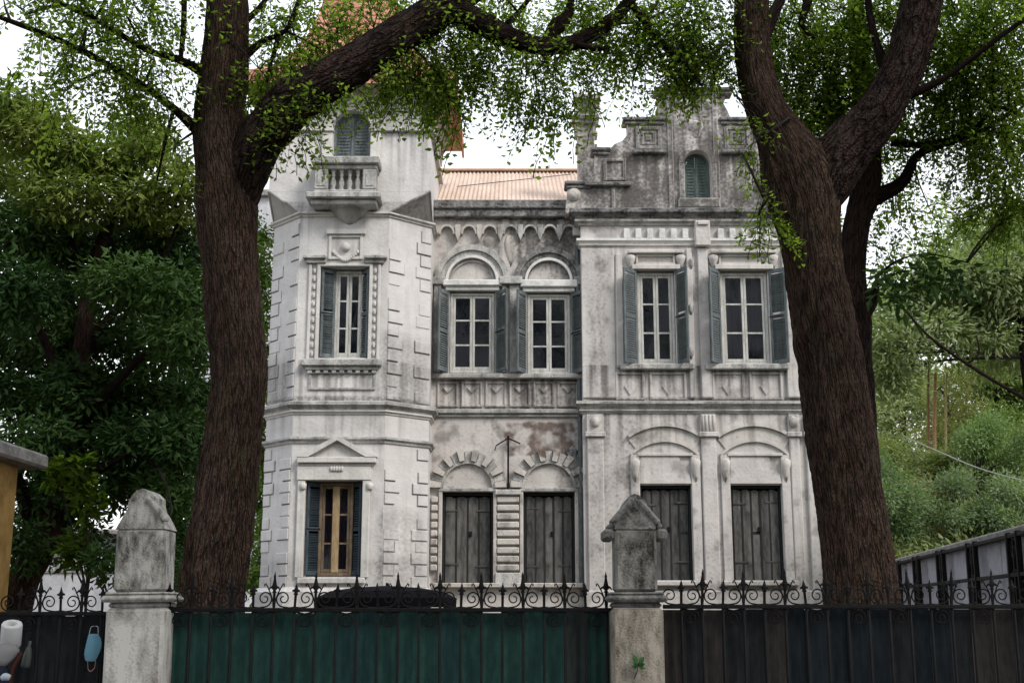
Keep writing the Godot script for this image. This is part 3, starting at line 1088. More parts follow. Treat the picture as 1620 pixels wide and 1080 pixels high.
	var bx1 := X(600, 270, ZT)
	bal.cbox(bx0 - 0.05, Y(272, ZT), 0, bx1 + 0.05, Y(261, ZT), 0.58, 0.02)
	bal.cbox(bx0, Y(279, ZT), 0, bx1, Y(272, ZT) - 0.003, 0.50, 0.02)
	bal.cbox(X(490, 320, ZT), Y(326, ZT), 0, X(606, 320, ZT), Y(317, ZT), 0.62, 0.02)
	bal.cbox(X(497, 320, ZT), Y(334, ZT), 0, X(599, 320, ZT), Y(326, ZT) - 0.003, 0.50, 0.02)
	bal.cbox(bx0, Y(317, ZT) + 0.003, 0, bx1, Y(311, ZT), 0.50, 0.02)
	for s in [0, 1]:
		var e := bx0 + 0.16 if s == 0 else bx1 - 0.16
		bal.cbox(e - 0.15, Y(311, ZT) + 0.003, 0.20, e + 0.15, Y(279, ZT) - 0.003, 0.50, 0.02)
		bal.cbox(e - 0.08, Y(306, ZT), 0.49, e + 0.08, Y(286, ZT), 0.515, 0.01)
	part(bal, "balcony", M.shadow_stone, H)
	var balup := MB.new(true)
	var hb := Y(279, ZT) - Y(311, ZT)
	balup.lathe(Vector3.ZERO, [Vector2(0.055, 0.0), Vector2(0.055, hb * 0.1), Vector2(0.035, hb * 0.14), Vector2(0.066, hb * 0.36), Vector2(0.030, hb * 0.66), Vector2(0.048, hb * 0.76), Vector2(0.030, hb * 0.82), Vector2(0.055, hb * 0.9), Vector2(0.055, hb)], 9)
	var bm := balup.mesh()
	for k in 4:
		put(bm, "baluster", M.shadow_stone, H, Vector3(lerpf(bx0 + 0.42, bx1 - 0.42, k / 3.0), Y(311, ZT), ZT + 0.40))
	var fan := MB.new(true)
	var prof := []
	for k in 8:
		var t := k / 7.0
		prof.append(Vector2(0.42 * pow(t, 0.75), lerpf(Y(356, ZT), Y(334, ZT), t)))
	fan.xf = Transform3D(Basis.from_scale(Vector3(1.1, 1, 0.7)), Vector3(ucx, 0, ZT))
	fan.lathe(Vector3.ZERO, prof, 22)
	part(fan, "balcony_bracket", M.shadow_stone, H)
	# tower cornice, eaves and spire
	var tc := MB.new()
	var sq := [Vector2(xL, -30.1), Vector2(xL, ZT), Vector2(xR, ZT), Vector2(xR, -30.1)]
	tc.cornice(sq, [Vector2(0, ytop - 0.55), Vector2(0.05, ytop - 0.55), Vector2(0.07, ytop - 0.40), Vector2(0.03, ytop - 0.36), Vector2(0.06, ytop - 0.15), Vector2(0.24, ytop), Vector2(0.26, ytop + 0.12), Vector2(0, ytop + 0.16)])
	part(tc, "tower_cornice", M.stone, H)
	var sp := MB.new()
	var ec := Vector3((xL + xR) / 2, 0, ZT - 1.8)
	var ev := 1.80 + 0.52
	var prf := [[ev, ytop + 0.08], [ev, ytop + 0.20], [1.75, ytop + 0.62], [1.30, ytop + 1.25], [0.95, ytop + 2.2], [0.03, ytop + 6.4]]
	var course := 0
	for i in prf.size() - 1:
		for k in 4:
			var q := [Vector2(-1, 1), Vector2(1, 1), Vector2(1, -1), Vector2(-1, -1)]
			var u0: Vector2 = q[k]
			var u1: Vector2 = q[(k + 1) % 4]
			sp.quad(ec + Vector3(u0.x * prf[i][0], prf[i][1], u0.y * prf[i][0]), ec + Vector3(u1.x * prf[i][0], prf[i][1], u1.y * prf[i][0]), ec + Vector3(u1.x * prf[i + 1][0], prf[i + 1][1], u1.y * prf[i + 1][0]), ec + Vector3(u0.x * prf[i + 1][0], prf[i + 1][1], u0.y * prf[i + 1][0]))
	sp.box(ec.x - ev, ytop + 0.06, ec.z - ev, ec.x + ev, ytop + 0.078, ec.z + ev)
	var spire := part(sp, "tower_roof", M.spire, H)
	var tl := MB.new()
	for i in range(1, prf.size() - 1):
		var rows := int((prf[i + 1][1] - prf[i][1]) / 0.22)
		for j in rows:
			var t := float(j) / rows
			var rr: float = lerpf(prf[i][0], prf[i + 1][0], t) + 0.015
			var yy: float = lerpf(prf[i][1], prf[i + 1][1], t)
			tl.box(ec.x - rr, yy, ec.z - rr, ec.x + rr, yy + 0.035, ec.z + rr)
	part(tl, "tile_courses", M.spire, spire, "stuff")
	var fas := MB.new()
	fas.box(ec.x + ev, ytop - 0.12, ec.z - ev, ec.x + ev + 0.05, ytop + 0.22, ec.z + ev + 0.05)
	fas.box(ec.x - ev, ytop - 0.12, ec.z + ev, ec.x + ev - 0.002, ytop + 0.22, ec.z + ev + 0.05)
	fas.box(ec.x - ev - 0.05, ytop - 0.12, ec.z - ev, ec.x - ev, ytop + 0.22, ec.z + ev + 0.05)
	part(fas, "eaves_board", M.spire, H)

	build_middle(H, xR)
	build_wing(H)
	build_back(H, xL)


func build_middle(H: Node3D, xl: float) -> void:
	var P: Material = M.plaster
	var xr := 1.59
	var x0 := xl - 0.02
	var ytop := Y(320, ZC)
	# openings
	var up := [[X(711, 525, ZC), X(783, 525, ZC), Y(590, ZC), Y(461, ZC)], [X(834, 525, ZC), X(903, 525, ZC), Y(592, ZC), Y(463, ZC)]]
	var low := [[X(699, 850, ZC), X(780, 850, ZC), Y(922, ZC), Y(778, ZC)], [X(828, 850, ZC), X(910, 850, ZC), Y(922, ZC), Y(778, ZC)]]
	var mb := MB.new()
	mb.xf = Transform3D(Basis(), Vector3(0, 0, ZC))
	mb.wall(x0, xr, 0, ytop, 0.4, up + low)
	part(mb, "bay_wall", P, H)
	var par := MB.new()
	par.xf = Transform3D(Basis(), Vector3(0, 0, ZC))
	par.cbox(x0, Y(346, ZC), 0, xr, Y(334, ZC), 0.16, 0.02)
	par.cbox(x0, Y(334, ZC) + 0.003, 0, xr, Y(329, ZC), 0.22, 0.02)
	par.cbox(x0, Y(329, ZC) + 0.003, -0.05, xr, Y(318, ZC), 0.12, 0.02)
	part(par, "parapet", M.mould, H)
	# little arched corbels under the parapet, each with its pendant
	var cs := [707, 742, 775, 808, 839, 870, 900]
	for k in cs.size():
		var cx := X(cs[k], 378, ZC)
		var rr := 0.185
		var cy := Y(372, ZC)
		var cb := MB.new()
		cb.xf = Transform3D(Basis(), Vector3(0, 0, ZC))
		cb.arch(cx, cy, rr - 0.04, rr, 0, PI, 0, 0.13, 12, 1.25)
		if k < cs.size() - 1:
			var nx := (cx + X(cs[k + 1], 378, ZC)) / 2
			cb.prism(PackedVector2Array([Vector2(nx - 0.06, cy + 0.22), Vector2(nx + 0.06, cy + 0.22), Vector2(nx + 0.055, cy - 0.02), Vector2(nx, cy - 0.16), Vector2(nx - 0.055, cy - 0.02)]), 0, 0.15)
		part(cb, "corbel_arch", M.stone if k < 3 else M.shadow_stone, H)
	for k in [2, 3]:
		var bs := MB.new(true)
		bs.xf = Transform3D(Basis.from_scale(Vector3(1, 1, 0.4)), Vector3(X(cs[k], 380, ZC), Y(384 if k == 2 else 392, ZC), ZC))
		var hh := 0.17 if k == 2 else 0.38
		bs.lathe(Vector3.ZERO, [Vector2(0, -hh * 1.25), Vector2(0.07, -hh * 0.7), Vector2(0.135, -hh * 0.1), Vector2(0.15, hh * 0.3), Vector2(0.11, hh * 0.7), Vector2(0, hh * 0.85)], 14)
		part(bs, "carved_boss", M.stone, H)
	# upper arches
	for k in 2:
		var cx: float = (up[k][0] + up[k][1]) / 2 + (0.0 if k else -0.01)
		var r1: float = 0.86 if k == 0 else 0.80
		var sy := Y(446, ZC)
		var am := MB.new()
		am.xf = Transform3D(Basis(), Vector3(0, 0, ZC))
		am.arch(cx, sy, r1 - 0.13, r1, 0, PI, 0, 0.15, 28)
		am.arch(cx, sy, r1 - 0.25, r1 - 0.132, 0, PI, 0, 0.09, 28)
		am.arch(cx, sy, 0.47, 0.505, 0, PI, 0, 0.05, 24)
		part(am, "arch_moulding", M.shadow_stone if k == 0 else M.mould, H)
		var af := MB.new()
		af.xf = Transform3D(Basis(), Vector3(0, 0, ZC))
		af.arch(cx, sy, r1 - 0.31, r1 - 0.252, 0, PI, 0, 0.13, 28)
		part(af, "arch_fillet", M.whitewash, H)
		var hood := MB.new()
		hood.xf = Transform3D(Basis(), Vector3(0, 0, ZC))
		hood.cbox(up[k][0] - 0.10, up[k][3] + 0.002, 0, up[k][1] + 0.10, up[k][3] + 0.10, 0.10, 0.015)
		hood.cbox(up[k][0] - 0.16, up[k][3] + 0.102, 0, up[k][1] + 0.16, sy + 0.02, 0.17, 0.02)
		part(hood, "window_hood", M.whitewash, H)
		casement(H, up[k][0] + 0.01, up[k][1] - 0.01, up[k][2] + 0.01, up[k][3] - 0.03, ZC - 0.06, M.frame, 3)
		var ry: float = up[k][2]
		shutter(H, up[k][0] - 0.03, ry, up[k][3] - 0.02, ZC + 0.03, 0.46, 180 + 64, M.shutter)
		shutter(H, up[k][1] + 0.03, ry, up[k][3] - 0.02, ZC + 0.03, 0.46, -58, M.shutter)
	# piers between the upper windows
	var pr := MB.new()
	pr.xf = Transform3D(Basis(), Vector3(0, 0, ZC))
	for q in [[686, 698], [794, 800], [806, 822], [914, 919]]:
		pr.cbox(X(q[0], 520, ZC), Y(590, ZC), 0, X(q[1], 520, ZC), Y(452, ZC), 0.10, 0.012)
	pr.cbox(X(686, 446, ZC) - 0.02, Y(452, ZC) + 0.003, 0, X(706, 446, ZC), Y(440, ZC), 0.16, 0.015)
	pr.cbox(X(790, 446, ZC), Y(452, ZC) + 0.003, 0, X(826, 446, ZC), Y(440, ZC), 0.20, 0.015)
	pr.cbox(X(908, 446, ZC), Y(452, ZC) + 0.003, 0, 1.585, Y(440, ZC), 0.16, 0.015)
	part(pr, "pier", M.shadow_stone, H)
	# sill and dado below
	var sl := MB.new()
	sl.xf = Transform3D(Basis(), Vector3(0, 0, ZC))
	sl.cbox(x0, Y(600, ZC), 0, xr, Y(592, ZC) - 0.002, 0.17, 0.02)
	sl.cbox(x0, Y(655, ZC), 0, xr, Y(648, ZC), 0.13, 0.02)
	sl.cbox(x0, Y(660, ZC), 0, xr, Y(655, ZC) - 0.003, 0.07, 0.015)
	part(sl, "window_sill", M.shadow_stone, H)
	for k in 6:
		var pb := MB.new()
		pb.xf = Transform3D(Basis(), Vector3(0, 0, ZC))
		var qa := X(692 + 38 * k, 622, ZC)
		var qb := X(692 + 38 * k + 33, 622, ZC)
		flat_panel(pb, qa, qb, Y(644, ZC), Y(604, ZC), 0.045, 0, 0.045)
		pb.prism(PackedVector2Array([Vector2(qa + 0.12, Y(613, ZC)), Vector2(qb - 0.12, Y(613, ZC)), Vector2((qa + qb) / 2, Y(622, ZC))]), 0, 0.05)
		part(pb, "dado_panel", P, H)
	# lower arches: voussoirs one by one
	for k in 2:
		var cx: float = (low[k][0] + low[k][1]) / 2
		var sy := Y(772, ZC)
		var n := 15
		for i in n:
			var a0 := PI * i / n + 0.012
			var a1 := PI * (i + 1) / n - 0.012
			var vb := MB.new()
			vb.xf = Transform3D(Basis(), Vector3(0, 0, ZC))
			var proud := i % 2 == 0
			vb.arch(cx, sy, 0.60, 0.86 if proud else 0.82, a0, a1, 0, 0.14 if proud else 0.06, 2)
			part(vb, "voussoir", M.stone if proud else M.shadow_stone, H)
		var am := MB.new()
		am.xf = Transform3D(Basis(), Vector3(0, 0, ZC))
		am.arch(cx, sy, 0.54, 0.597, 0, PI, 0, 0.09, 24)
		am.cbox(low[k][0] - 0.09, low[k][3] + 0.002, 0, low[k][1] + 0.09, sy - 0.002, 0.09, 0.012)
		part(am, "arch_moulding", M.shadow_stone, H)
		var jm := MB.new()
		jm.xf = Transform3D(Basis(), Vector3(0, 0, ZC))
		jm.cbox(low[k][0] - 0.08, low[k][2], 0, low[k][0] - 0.002, low[k][3], 0.08, 0.012)
		jm.cbox(low[k][1] + 0.002, low[k][2], 0, low[k][1] + 0.08, low[k][3], 0.08, 0.012)
		jm.cbox(low[k][0] - 0.15, low[k][2] - 0.10, 0, low[k][1] + 0.15, low[k][2] - 0.002, 0.20, 0.015)
		part(jm, "door_surround", M.stone, H)
		boards(H, low[k][0] + 0.005, low[k][1] - 0.005, low[k][2] + 0.005, low[k][3] - 0.01, ZC - 0.10, M.weathered if k == 0 else M.weathered_dark, 4 if k == 0 else 5)
	# rusticated piers, block by block with open joints
	for q in [[677, 692], [786, 821]]:
		var pa := X(q[0], 845, ZC)
		var pb2 := X(q[1], 845, ZC)
		for i in 9:
			var bb := MB.new()
			bb.xf = Transform3D(Basis(), Vector3(0, 0, ZC))
			var y0 := lerpf(Y(905, ZC), Y(784, ZC), i / 9.0)
			var y1 := lerpf(Y(905, ZC), Y(784, ZC), (i + 1) / 9.0)
			bb.cbox(maxf(pa, xl + 0.03), y0 + 0.03, 0, pb2, y1 - 0.02, 0.11, 0.02)
			part(bb, "pier_block", M.stone, H)
	var im := MB.new()
	im.xf = Transform3D(Basis(), Vector3(0, 0, ZC))
	im.cbox(X(783, 780, ZC), Y(784, ZC) + 0.003, 0, X(824, 780, ZC), Y(775, ZC), 0.17, 0.02)
	im.cbox(X(783, 910, ZC), Y(930, ZC), 0, X(824, 910, ZC), Y(906, ZC), 0.15, 0.02)
	part(im, "impost", M.shadow_stone, H)
	# iron bracket on the wall between the arches
	var ib := MB.new()
	var bx := X(804, 700, ZC)
	ib.bar(Vector3(bx, Y(770, ZC), ZC + 0.12), Vector3(bx, Y(690, ZC), ZC + 0.12), 0.022)
	ib.bar(Vector3(bx, Y(694, ZC), ZC + 0.12), Vector3(bx - 0.27, Y(706, ZC), ZC + 0.14), 0.016)
	ib.bar(Vector3(bx, Y(694, ZC), ZC + 0.12), Vector3(bx + 0.27, Y(703, ZC), ZC + 0.14), 0.016)
	ib.bar(Vector3(bx - 0.27, Y(706, ZC), ZC + 0.14), Vector3(bx - 0.30, Y(714, ZC), ZC + 0.14), 0.012)
	ib.bar(Vector3(bx, Y(700, ZC), ZC), Vector3(bx, Y(700, ZC), ZC + 0.13), 0.016)
	ib.bar(Vector3(bx, Y(764, ZC), ZC), Vector3(bx, Y(764, ZC), ZC + 0.13), 0.016)
	ib.lathe(Vector3(bx, Y(772, ZC), ZC + 0.12), [Vector2(0, -0.06), Vector2(0.03, -0.02), Vector2(0.028, 0.03), Vector2(0, 0.05)], 8)
	part(ib, "iron_bracket", M.iron, H)
	# rain pipe in the corner
	var dp := MB.new(true)
	var dx := 1.50
	dp.tube(spline([Vector4(dx, Y(372, ZC), ZC + 0.10, 0.05), Vector4(dx, Y(400, ZC), ZC + 0.10, 0.05), Vector4(dx + 0.02, Y(640, ZC), ZC + 0.10, 0.05), Vector4(dx + 0.02, Y(944, ZC), ZC + 0.10, 0.05)], 0.6), 9)
	part(dp, "rain_pipe", M.shutter, H)
	var hop := MB.new()
	hop.cbox(dx - 0.10, Y(376, ZC), ZC + 0.02, dx + 0.10, Y(364, ZC), ZC + 0.20, 0.02)
	part(hop, "rain_hopper", M.shadow_stone, H)
	# carved scroll at the foot of the corner, stained dark
	var sc := MB.new(true)
	sc.xf = Transform3D(Basis.from_scale(Vector3(1, 1, 0.6)), Vector3(X(905, 735, ZC), Y(735, ZC), ZC))
	sc.lathe(Vector3.ZERO, [Vector2(0, -0.30), Vector2(0.12, -0.22), Vector2(0.20, -0.05), Vector2(0.17, 0.12), Vector2(0.10, 0.2), Vector2(0.16, 0.3), Vector2(0, 0.42)], 12)
	part(sc, "carved_bracket", M.mould, H)
	# corrugated roof behind the parapet
	var rf := MB.new(true)
	var e := Vector3(0, Y(324, -28.5), -28.5)
	var rg := Vector3(0, Y(272, -33.0), -33.0)
	var k2 := 440
	var prev := []
	for i in k2 + 1:
		var x := lerpf(-5.0, 6.7, float(i) / k2)
		var lift := 0.018 * (1.0 if i % 4 < 2 else -1.0) + (0.009 if i % 4 == 1 or i % 4 == 2 else -0.009)
		var row := [Vector3(x, e.y + lift, e.z), Vector3(x, rg.y + lift, rg.z), Vector3(x, e.y + lift, -37.4)]
		if i > 0:
			rf.quad(prev[0], row[0], row[1], prev[1])
			rf.quad(prev[1], row[1], row[2], prev[2])
		prev = row
	part(rf, "corrugated_roof", M.roof, H)
	var rc := MB.new()
	rc.cbox(-5.0, rg.y + 0.0, rg.z - 0.16, 6.7, rg.y + 0.07, rg.z + 0.16, 0.02)
	part(rc, "roof_ridge", M.roof, H)
	for q in [[-1.55, 0.52], [-1.55, 0.15]]:
		pass
	var wr := MB.new()
	wr.bar(Vector3(-1.4, lerpf(e.y, rg.y, 0.45) + 0.06, lerpf(e.z, rg.z, 0.45)), Vector3(1.6, lerpf(e.y, rg.y, 0.85) + 0.06, lerpf(e.z, rg.z, 0.85)), 0.012, 5)
	part(wr, "roof_wire", M.weathered, H)


func build_wing(H: Node3D) -> void:
	var P: Material = M.plaster
	var xl := 1.57
	var xr := 6.98
	var ytop := Y(338, ZW)
	var up := [[X(1009, 500, ZW), X(1069, 500, ZW), Y(577, ZW), Y(428, ZW)], [X(1141, 500, ZW), X(1217, 500, ZW), Y(577, ZW), Y(428, ZW)]]
	var low := [[X(1014, 840, ZW), X(1096, 840, ZW), Y(918, ZW), Y(767, ZW)], [X(1158, 840, ZW), X(1240, 840, ZW), Y(918, ZW), Y(767, ZW)]]
	var mb := MB.new()
	mb.xf = Transform3D(Basis(), Vector3(0, 0, ZW))
	mb.wall(xl, xr, 0, ytop, 0.42, up + low)
	mb.xf = Transform3D()
	mb.box(xl, 0, ZC - 0.4, xl + 0.25, ytop, ZW - 0.42)
	part(mb, "wing_wall", P, H)
	# ---- gable: outline in photograph pixels, mirrored about its axis, at the wing's own plane
	var ax := X(1097, 240, ZW)
	var left := [[894, 338], [899, 292], [929, 291], [938, 276], [942, 258], [942, 239], [962, 238], [972, 228], [985, 222], [994, 211], [993, 190], [1033, 190], [1038, 176], [1046, 160], [1041, 157], [1041, 142]]
	var poly := PackedVector2Array()
	for q in left:
		poly.append(Vector2(X(q[0], q[1], ZW), Y(q[1], ZW)))
	for k in range(left.size() - 1, -1, -1):
		poly.append(Vector2(2 * ax - poly[k].x, poly[k].y))
	var gx0 := X(1083, 280, ZW)
	var gx1 := X(1125, 280, ZW)
	var gy0 := Y(316, ZW)
	var gy1 := Y(239, ZW)
	var gr := (gx1 - gx0) / 2
	var gcx := (gx0 + gx1) / 2
	# cut the window out of the outline by splitting it left and right of the opening
	var hole := PackedVector2Array([Vector2(gx0, gy0), Vector2(gx1, gy0)])
	for k in 13:
		var t := PI * k / 12
		hole.append(Vector2(gcx + gr * cos(t), gy1 - gr + gr * sin(t)))
	var gb := MB.new()
	for s in [0, 1]:
		var half := PackedVector2Array([Vector2(gcx, 0), Vector2(gcx - 20, 0), Vector2(gcx - 20, 40), Vector2(gcx, 40)]) if s == 0 else PackedVector2Array([Vector2(gcx, 0), Vector2(gcx + 20, 0), Vector2(gcx + 20, 40), Vector2(gcx, 40)])
		for p in Geometry2D.intersect_polygons(poly, half):
			for q in Geometry2D.clip_polygons(p, hole):
				gb.prism(q, ZW - 0.42, ZW + 0.0)
	part(gb, "gable", P, H)
	# coping along the steps
	for m in [0, 1]:
		for q in [[894, 936, 292], [936, 966, 239], [986, 1053, 191], [1036, 1160, 144]]:
			if q[0] == 1036 and m == 1:
				continue
			var c := MB.new()
			var p0 := X(q[0], q[2], ZW)
			var p1 := X(q[1], q[2], ZW)
			if m:
				var t := 2 * ax - p0
				p0 = 2 * ax - p1
				p1 = t
			var y := Y(q[2], ZW)
			c.cbox(p0 - 0.01, y - 0.02, ZW - 0.46, p1 + 0.01, y + 0.07, ZW + 0.11, 0.025)
			c.cbox(p0 + 0.03, y - 0.10, ZW - 0.02, p1 - 0.03, y - 0.023, ZW + 0.06, 0.02)
			part(c, "coping_stone", M.mould, H)
	for m in [0, 1]:
		var sgn := 1 if m == 0 else -1
		var fx := func(px: float, py: float) -> float:
			var v := X(px, py, ZW)
			return v if m == 0 else 2 * ax - v
		# square panels on the shoulders
		var pb := MB.new()
		pb.xf = Transform3D(Basis(), Vector3(0, 0, ZW))
		var q := [fx.call(1006, 218), fx.call(1046, 218)]
		flat_panel(pb, minf(q[0], q[1]), maxf(q[0], q[1]), Y(236, ZW), Y(201, ZW), 0.07, 0, 0.05)
		q = [fx.call(1015, 218), fx.call(1037, 218)]
		flat_panel(pb, minf(q[0], q[1]), maxf(q[0], q[1]), Y(229, ZW), Y(208, ZW), 0.05, 0, 0.035)
		pb.cbox(fx.call(1022, 218), Y(222, ZW), 0, fx.call(1030, 218), Y(214, ZW), 0.03, 0.01)
		part(pb, "square_panel", P, H)
		var lb := MB.new()
		lb.xf = Transform3D(Basis(), Vector3(0, 0, ZW))
		lb.cbox(fx.call(1000, 242), Y(245, ZW), 0, fx.call(1054, 242), Y(239, ZW), 0.16, 0.02)
		part(lb, "gable_ledge", M.mould, H)
		lb = MB.new()
		lb.xf = Transform3D(Basis(), Vector3(0, 0, ZW))
		lb.cbox(fx.call(925, 296), Y(296, ZW), 0, fx.call(998, 296), Y(290, ZW), 0.14, 0.02)
		part(lb, "gable_ledge", M.mould, H)
		var pl := MB.new()
		pl.xf = Transform3D(Basis(), Vector3(0, 0, ZW))
		flat_panel(pl, minf(fx.call(955, 265), fx.call(990, 265)), maxf(fx.call(955, 265), fx.call(990, 265)), Y(286, ZW), Y(252, ZW), 0.06, 0, 0.06)
		pl.cbox(fx.call(1056, 210), Y(330, ZW), 0, fx.call(1064, 210), Y(150, ZW), 0.05, 0.012)
		pl.cbox(fx.call(968, 320), Y(335, ZW), 0, fx.call(973, 320), Y(297, ZW), 0.06, 0.012)
		part(pl, "gable_panel", P, H)
		# boss on the parapet block
		var bs := MB.new(true)
		bs.xf = Transform3D(Basis(Vector3.RIGHT, PI / 2), Vector3(fx.call(908, 308), Y(308, ZW), ZW))
		bs.lathe(Vector3.ZERO, [Vector2(0.15, 0), Vector2(0.15, 0.04), Vector2(0.10, 0.08), Vector2(0.0, 0.09)], 14)
		part(bs, "round_boss", M.stone, H)
	var gs := MB.new()
	gs.xf = Transform3D(Basis(), Vector3(0, 0, ZW))
	gs.arch(gcx, gy1 - gr, gr + 0.002, gr + 0.12, 0, PI, 0, 0.09, 22)
	gs.cbox(gx0 - 0.12, gy0, 0, gx0 - 0.002, gy1 - gr, 0.08, 0.012)
	gs.cbox(gx1 + 0.002, gy0, 0, gx1 + 0.12, gy1 - gr, 0.08, 0.012)
	gs.cbox(gx0 - 0.16, gy0 - 0.22, 0, gx1 + 0.16, gy0 - 0.002, 0.16, 0.02)
	part(gs, "window_surround", P, H)
	arched_light(H, gx0, gx1, gy0, gy1, ZW - 0.2, M.shutter_green, M.shutter_green)
	var go := MB.new(true)
	go.xf = Transform3D(Basis.from_scale(Vector3(1, 1, 0.5)), Vector3(gcx, Y(205, ZW), ZW))
	go.lathe(Vector3.ZERO, [Vector2(0, -0.22), Vector2(0.08, -0.15), Vector2(0.10, -0.03), Vector2(0.17, 0.05), Vector2(0.15, 0.17), Vector2(0, 0.24)], 12)
	for s in [-1, 1]:
		go.lathe(Vector3(s * 0.30, 0.62, 0), [Vector2(0, -0.14), Vector2(0.10, -0.06), Vector2(0.11, 0.05), Vector2(0, 0.14)], 10)
	part(go, "carved_boss", P, H)
	# ---- main cornice, dentils
	var path := [Vector2(xl, ZC), Vector2(xl, ZW), Vector2(xr, ZW), Vector2(xr, -30)]
	for c in [[342, 0.26, 0.26, 3], [353, 0.14, 0.13, 2], [383, 0.10, 0.14, 4], [389, 0.05, 0.05, 1], [641, 0.15, 0.16, 2], [651, 0.08, 0.09, 2]]:
		var y := Y(c[0], ZW)
		var o: float = c[1]
		var h: float = c[2]
		var cm := MB.new()
		cm.cornice(path, [Vector2(0, y - h / 2), Vector2(o * 0.35, y - h / 2), Vector2(o * 0.5, y - h * 0.2), Vector2(o * 0.85, y + h * 0.05), Vector2(o, y + h * 0.1), Vector2(o, y + h * 0.42), Vector2(o * 0.9, y + h / 2), Vector2(0, y + h * 0.62)])
		part(cm, "cornice", [M.stone, M.stone, M.shadow_stone, M.mould, M.whitewash][c[3]], H)
	var k := 0
	var px := 986.0
	while px < 1252:
		if absf(px - 1112) > 14:
			var db := MB.new()
			db.cbox(X(px, 370, ZW), Y(379, ZW), ZW, X(px + 9.5, 370, ZW), Y(363, ZW), ZW + 0.10, 0.012)
			part(db, "dentil", M.whitewash, H)
		px += 18.6
	var key := MB.new()
	key.cbox(X(1098, 370, ZW), Y(392, ZW), ZW, X(1122, 370, ZW), Y(352, ZW), ZW + 0.20, 0.02)
	key.cbox(X(1102, 370, ZW), Y(360, ZW), ZW + 0.2, X(1119, 370, ZW), Y(354, ZW), ZW + 0.25, 0.012)
	part(key, "key_block", M.stone, H)
	# ---- first floor: pilasters, hoods, windows
	var pil := MB.new()
	pil.xf = Transform3D(Basis(), Vector3(0, 0, ZW))
	for q in [[1088, 1097], [1106, 1122]]:
		pil.cbox(X(q[0], 500, ZW), Y(630, ZW), 0, X(q[1], 500, ZW), Y(394, ZW), 0.09, 0.015)
	pil.cbox(X(975, 500, ZW), Y(582, ZW), 0, X(986, 500, ZW), Y(402, ZW), 0.05, 0.015)
	pil.cbox(X(1240, 500, ZW), Y(630, ZW), 0, X(1262, 500, ZW), Y(394, ZW), 0.09, 0.015)
	pil.cbox(xl, Y(630, ZW), 0, xl + 0.75, Y(394, ZW), 0.035, 0.015)
	part(pil, "pilaster", P, H)
	for k2 in 2:
		var w: Array = up[k2]
		var hd := MB.new()
		hd.xf = Transform3D(Basis(), Vector3(0, 0, ZW))
		flat_panel(hd, w[0] - 0.02, w[1] + 0.02, w[3] + 0.12, Y(403, ZW), 0.05, 0, 0.07)
		hd.cbox(w[0] - 0.12, w[3] + 0.002, 0, w[1] + 0.12, w[3] + 0.118, 0.13, 0.015)
		hd.cbox(w[0] - 0.20, Y(403, ZW) + 0.002, 0, w[1] + 0.20, Y(398, ZW), 0.16, 0.015)
		part(hd, "window_hood", M.stone, H)
		for s in [-1, 1]:
			var e: float = (w[0] if s < 0 else w[1]) + s * 0.14
			var br := MB.new(true)
			br.lathe(Vector3(e, Y(413, ZW), ZW + 0.05), [Vector2(0, -0.24), Vector2(0.05, -0.12), Vector2(0.10, 0.0), Vector2(0.12, 0.10), Vector2(0.0, 0.16)], 9)
			part(br, "hood_bracket", M.stone, H)
		casement(H, w[0] + 0.01, w[1] - 0.01, w[2] + 0.01, w[3] - 0.03, ZW - 0.10, M.frame, 3, "", k2)
		shutter(H, w[0] - 0.02, w[2], w[3] - 0.0, ZW + 0.04, 0.43, 180 + (42 if k2 == 0 else 50), M.shutter)
		shutter(H, w[1] + 0.02, w[2], w[3] - 0.0, ZW + 0.04, 0.43, -62 if k2 == 0 else -40, M.shutter)
		var sl := MB.new()
		sl.xf = Transform3D(Basis(), Vector3(0, 0, ZW))
		sl.cbox(w[0] - 0.42, Y(586, ZW), 0, w[1] + 0.36, w[2] - 0.002, 0.18, 0.02)
		part(sl, "window_sill", M.shadow_stone, H)
	for q in [[972, 1022], [1026, 1088], [1124, 1180], [1184, 1240]]:
		var dp := MB.new()
		dp.xf = Transform3D(Basis(), Vector3(0, 0, ZW))
		var da := X(q[0] + 2, 610, ZW)
		var dbx := X(q[1] - 2, 610, ZW)
		flat_panel(dp, da, dbx, Y(633, ZW), Y(589, ZW), 0.05, 0, 0.05)
		var dm := (da + dbx) / 2
		var ym := Y(611, ZW)
		part(dp, "dado_panel", P, H)
		var lz := MB.new()
		lz.xf = Transform3D(Basis(), Vector3(0, 0, ZW))
		lz.prism(PackedVector2Array([Vector2(dm - 0.13, ym), Vector2(dm, ym - 0.2), Vector2(dm + 0.13, ym), Vector2(dm, ym + 0.2)]), 0, 0.035)
		part(lz, "lozenge", P, H)
	# drops carved on the middle pilaster
	for yy in [418, 490, 560]:
		var dr := MB.new(true)
		dr.lathe(Vector3(X(1092.5, yy, ZW), Y(yy, ZW), ZW + 0.09), [Vector2(0, -0.16), Vector2(0.05, -0.05), Vector2(0.065, 0.06), Vector2(0, 0.14)], 9)
		part(dr, "carved_drop", M.shadow_stone, H)
	# ---- ground floor: segmental hoods, pilasters, boarded doors
	for k2 in 2:
		var w: Array = low[k2]
		var cx: float = (w[0] + w[1]) / 2
		var half: float = (w[1] - w[0]) / 2
		var hs := MB.new()
		hs.xf = Transform3D(Basis(), Vector3(0, 0, ZW))
		var yc := Y(727, ZW)
		var R := 1.05
		hs.arch(cx, yc - 0.62, R - 0.04, R + 0.02, PI / 2 - 0.80, PI / 2 + 0.80, 0, 0.06, 22)
		hs.arch(cx, yc - 0.62, R + 0.30, R + 0.37, PI / 2 - 0.62, PI / 2 + 0.62, 0, 0.10, 22)
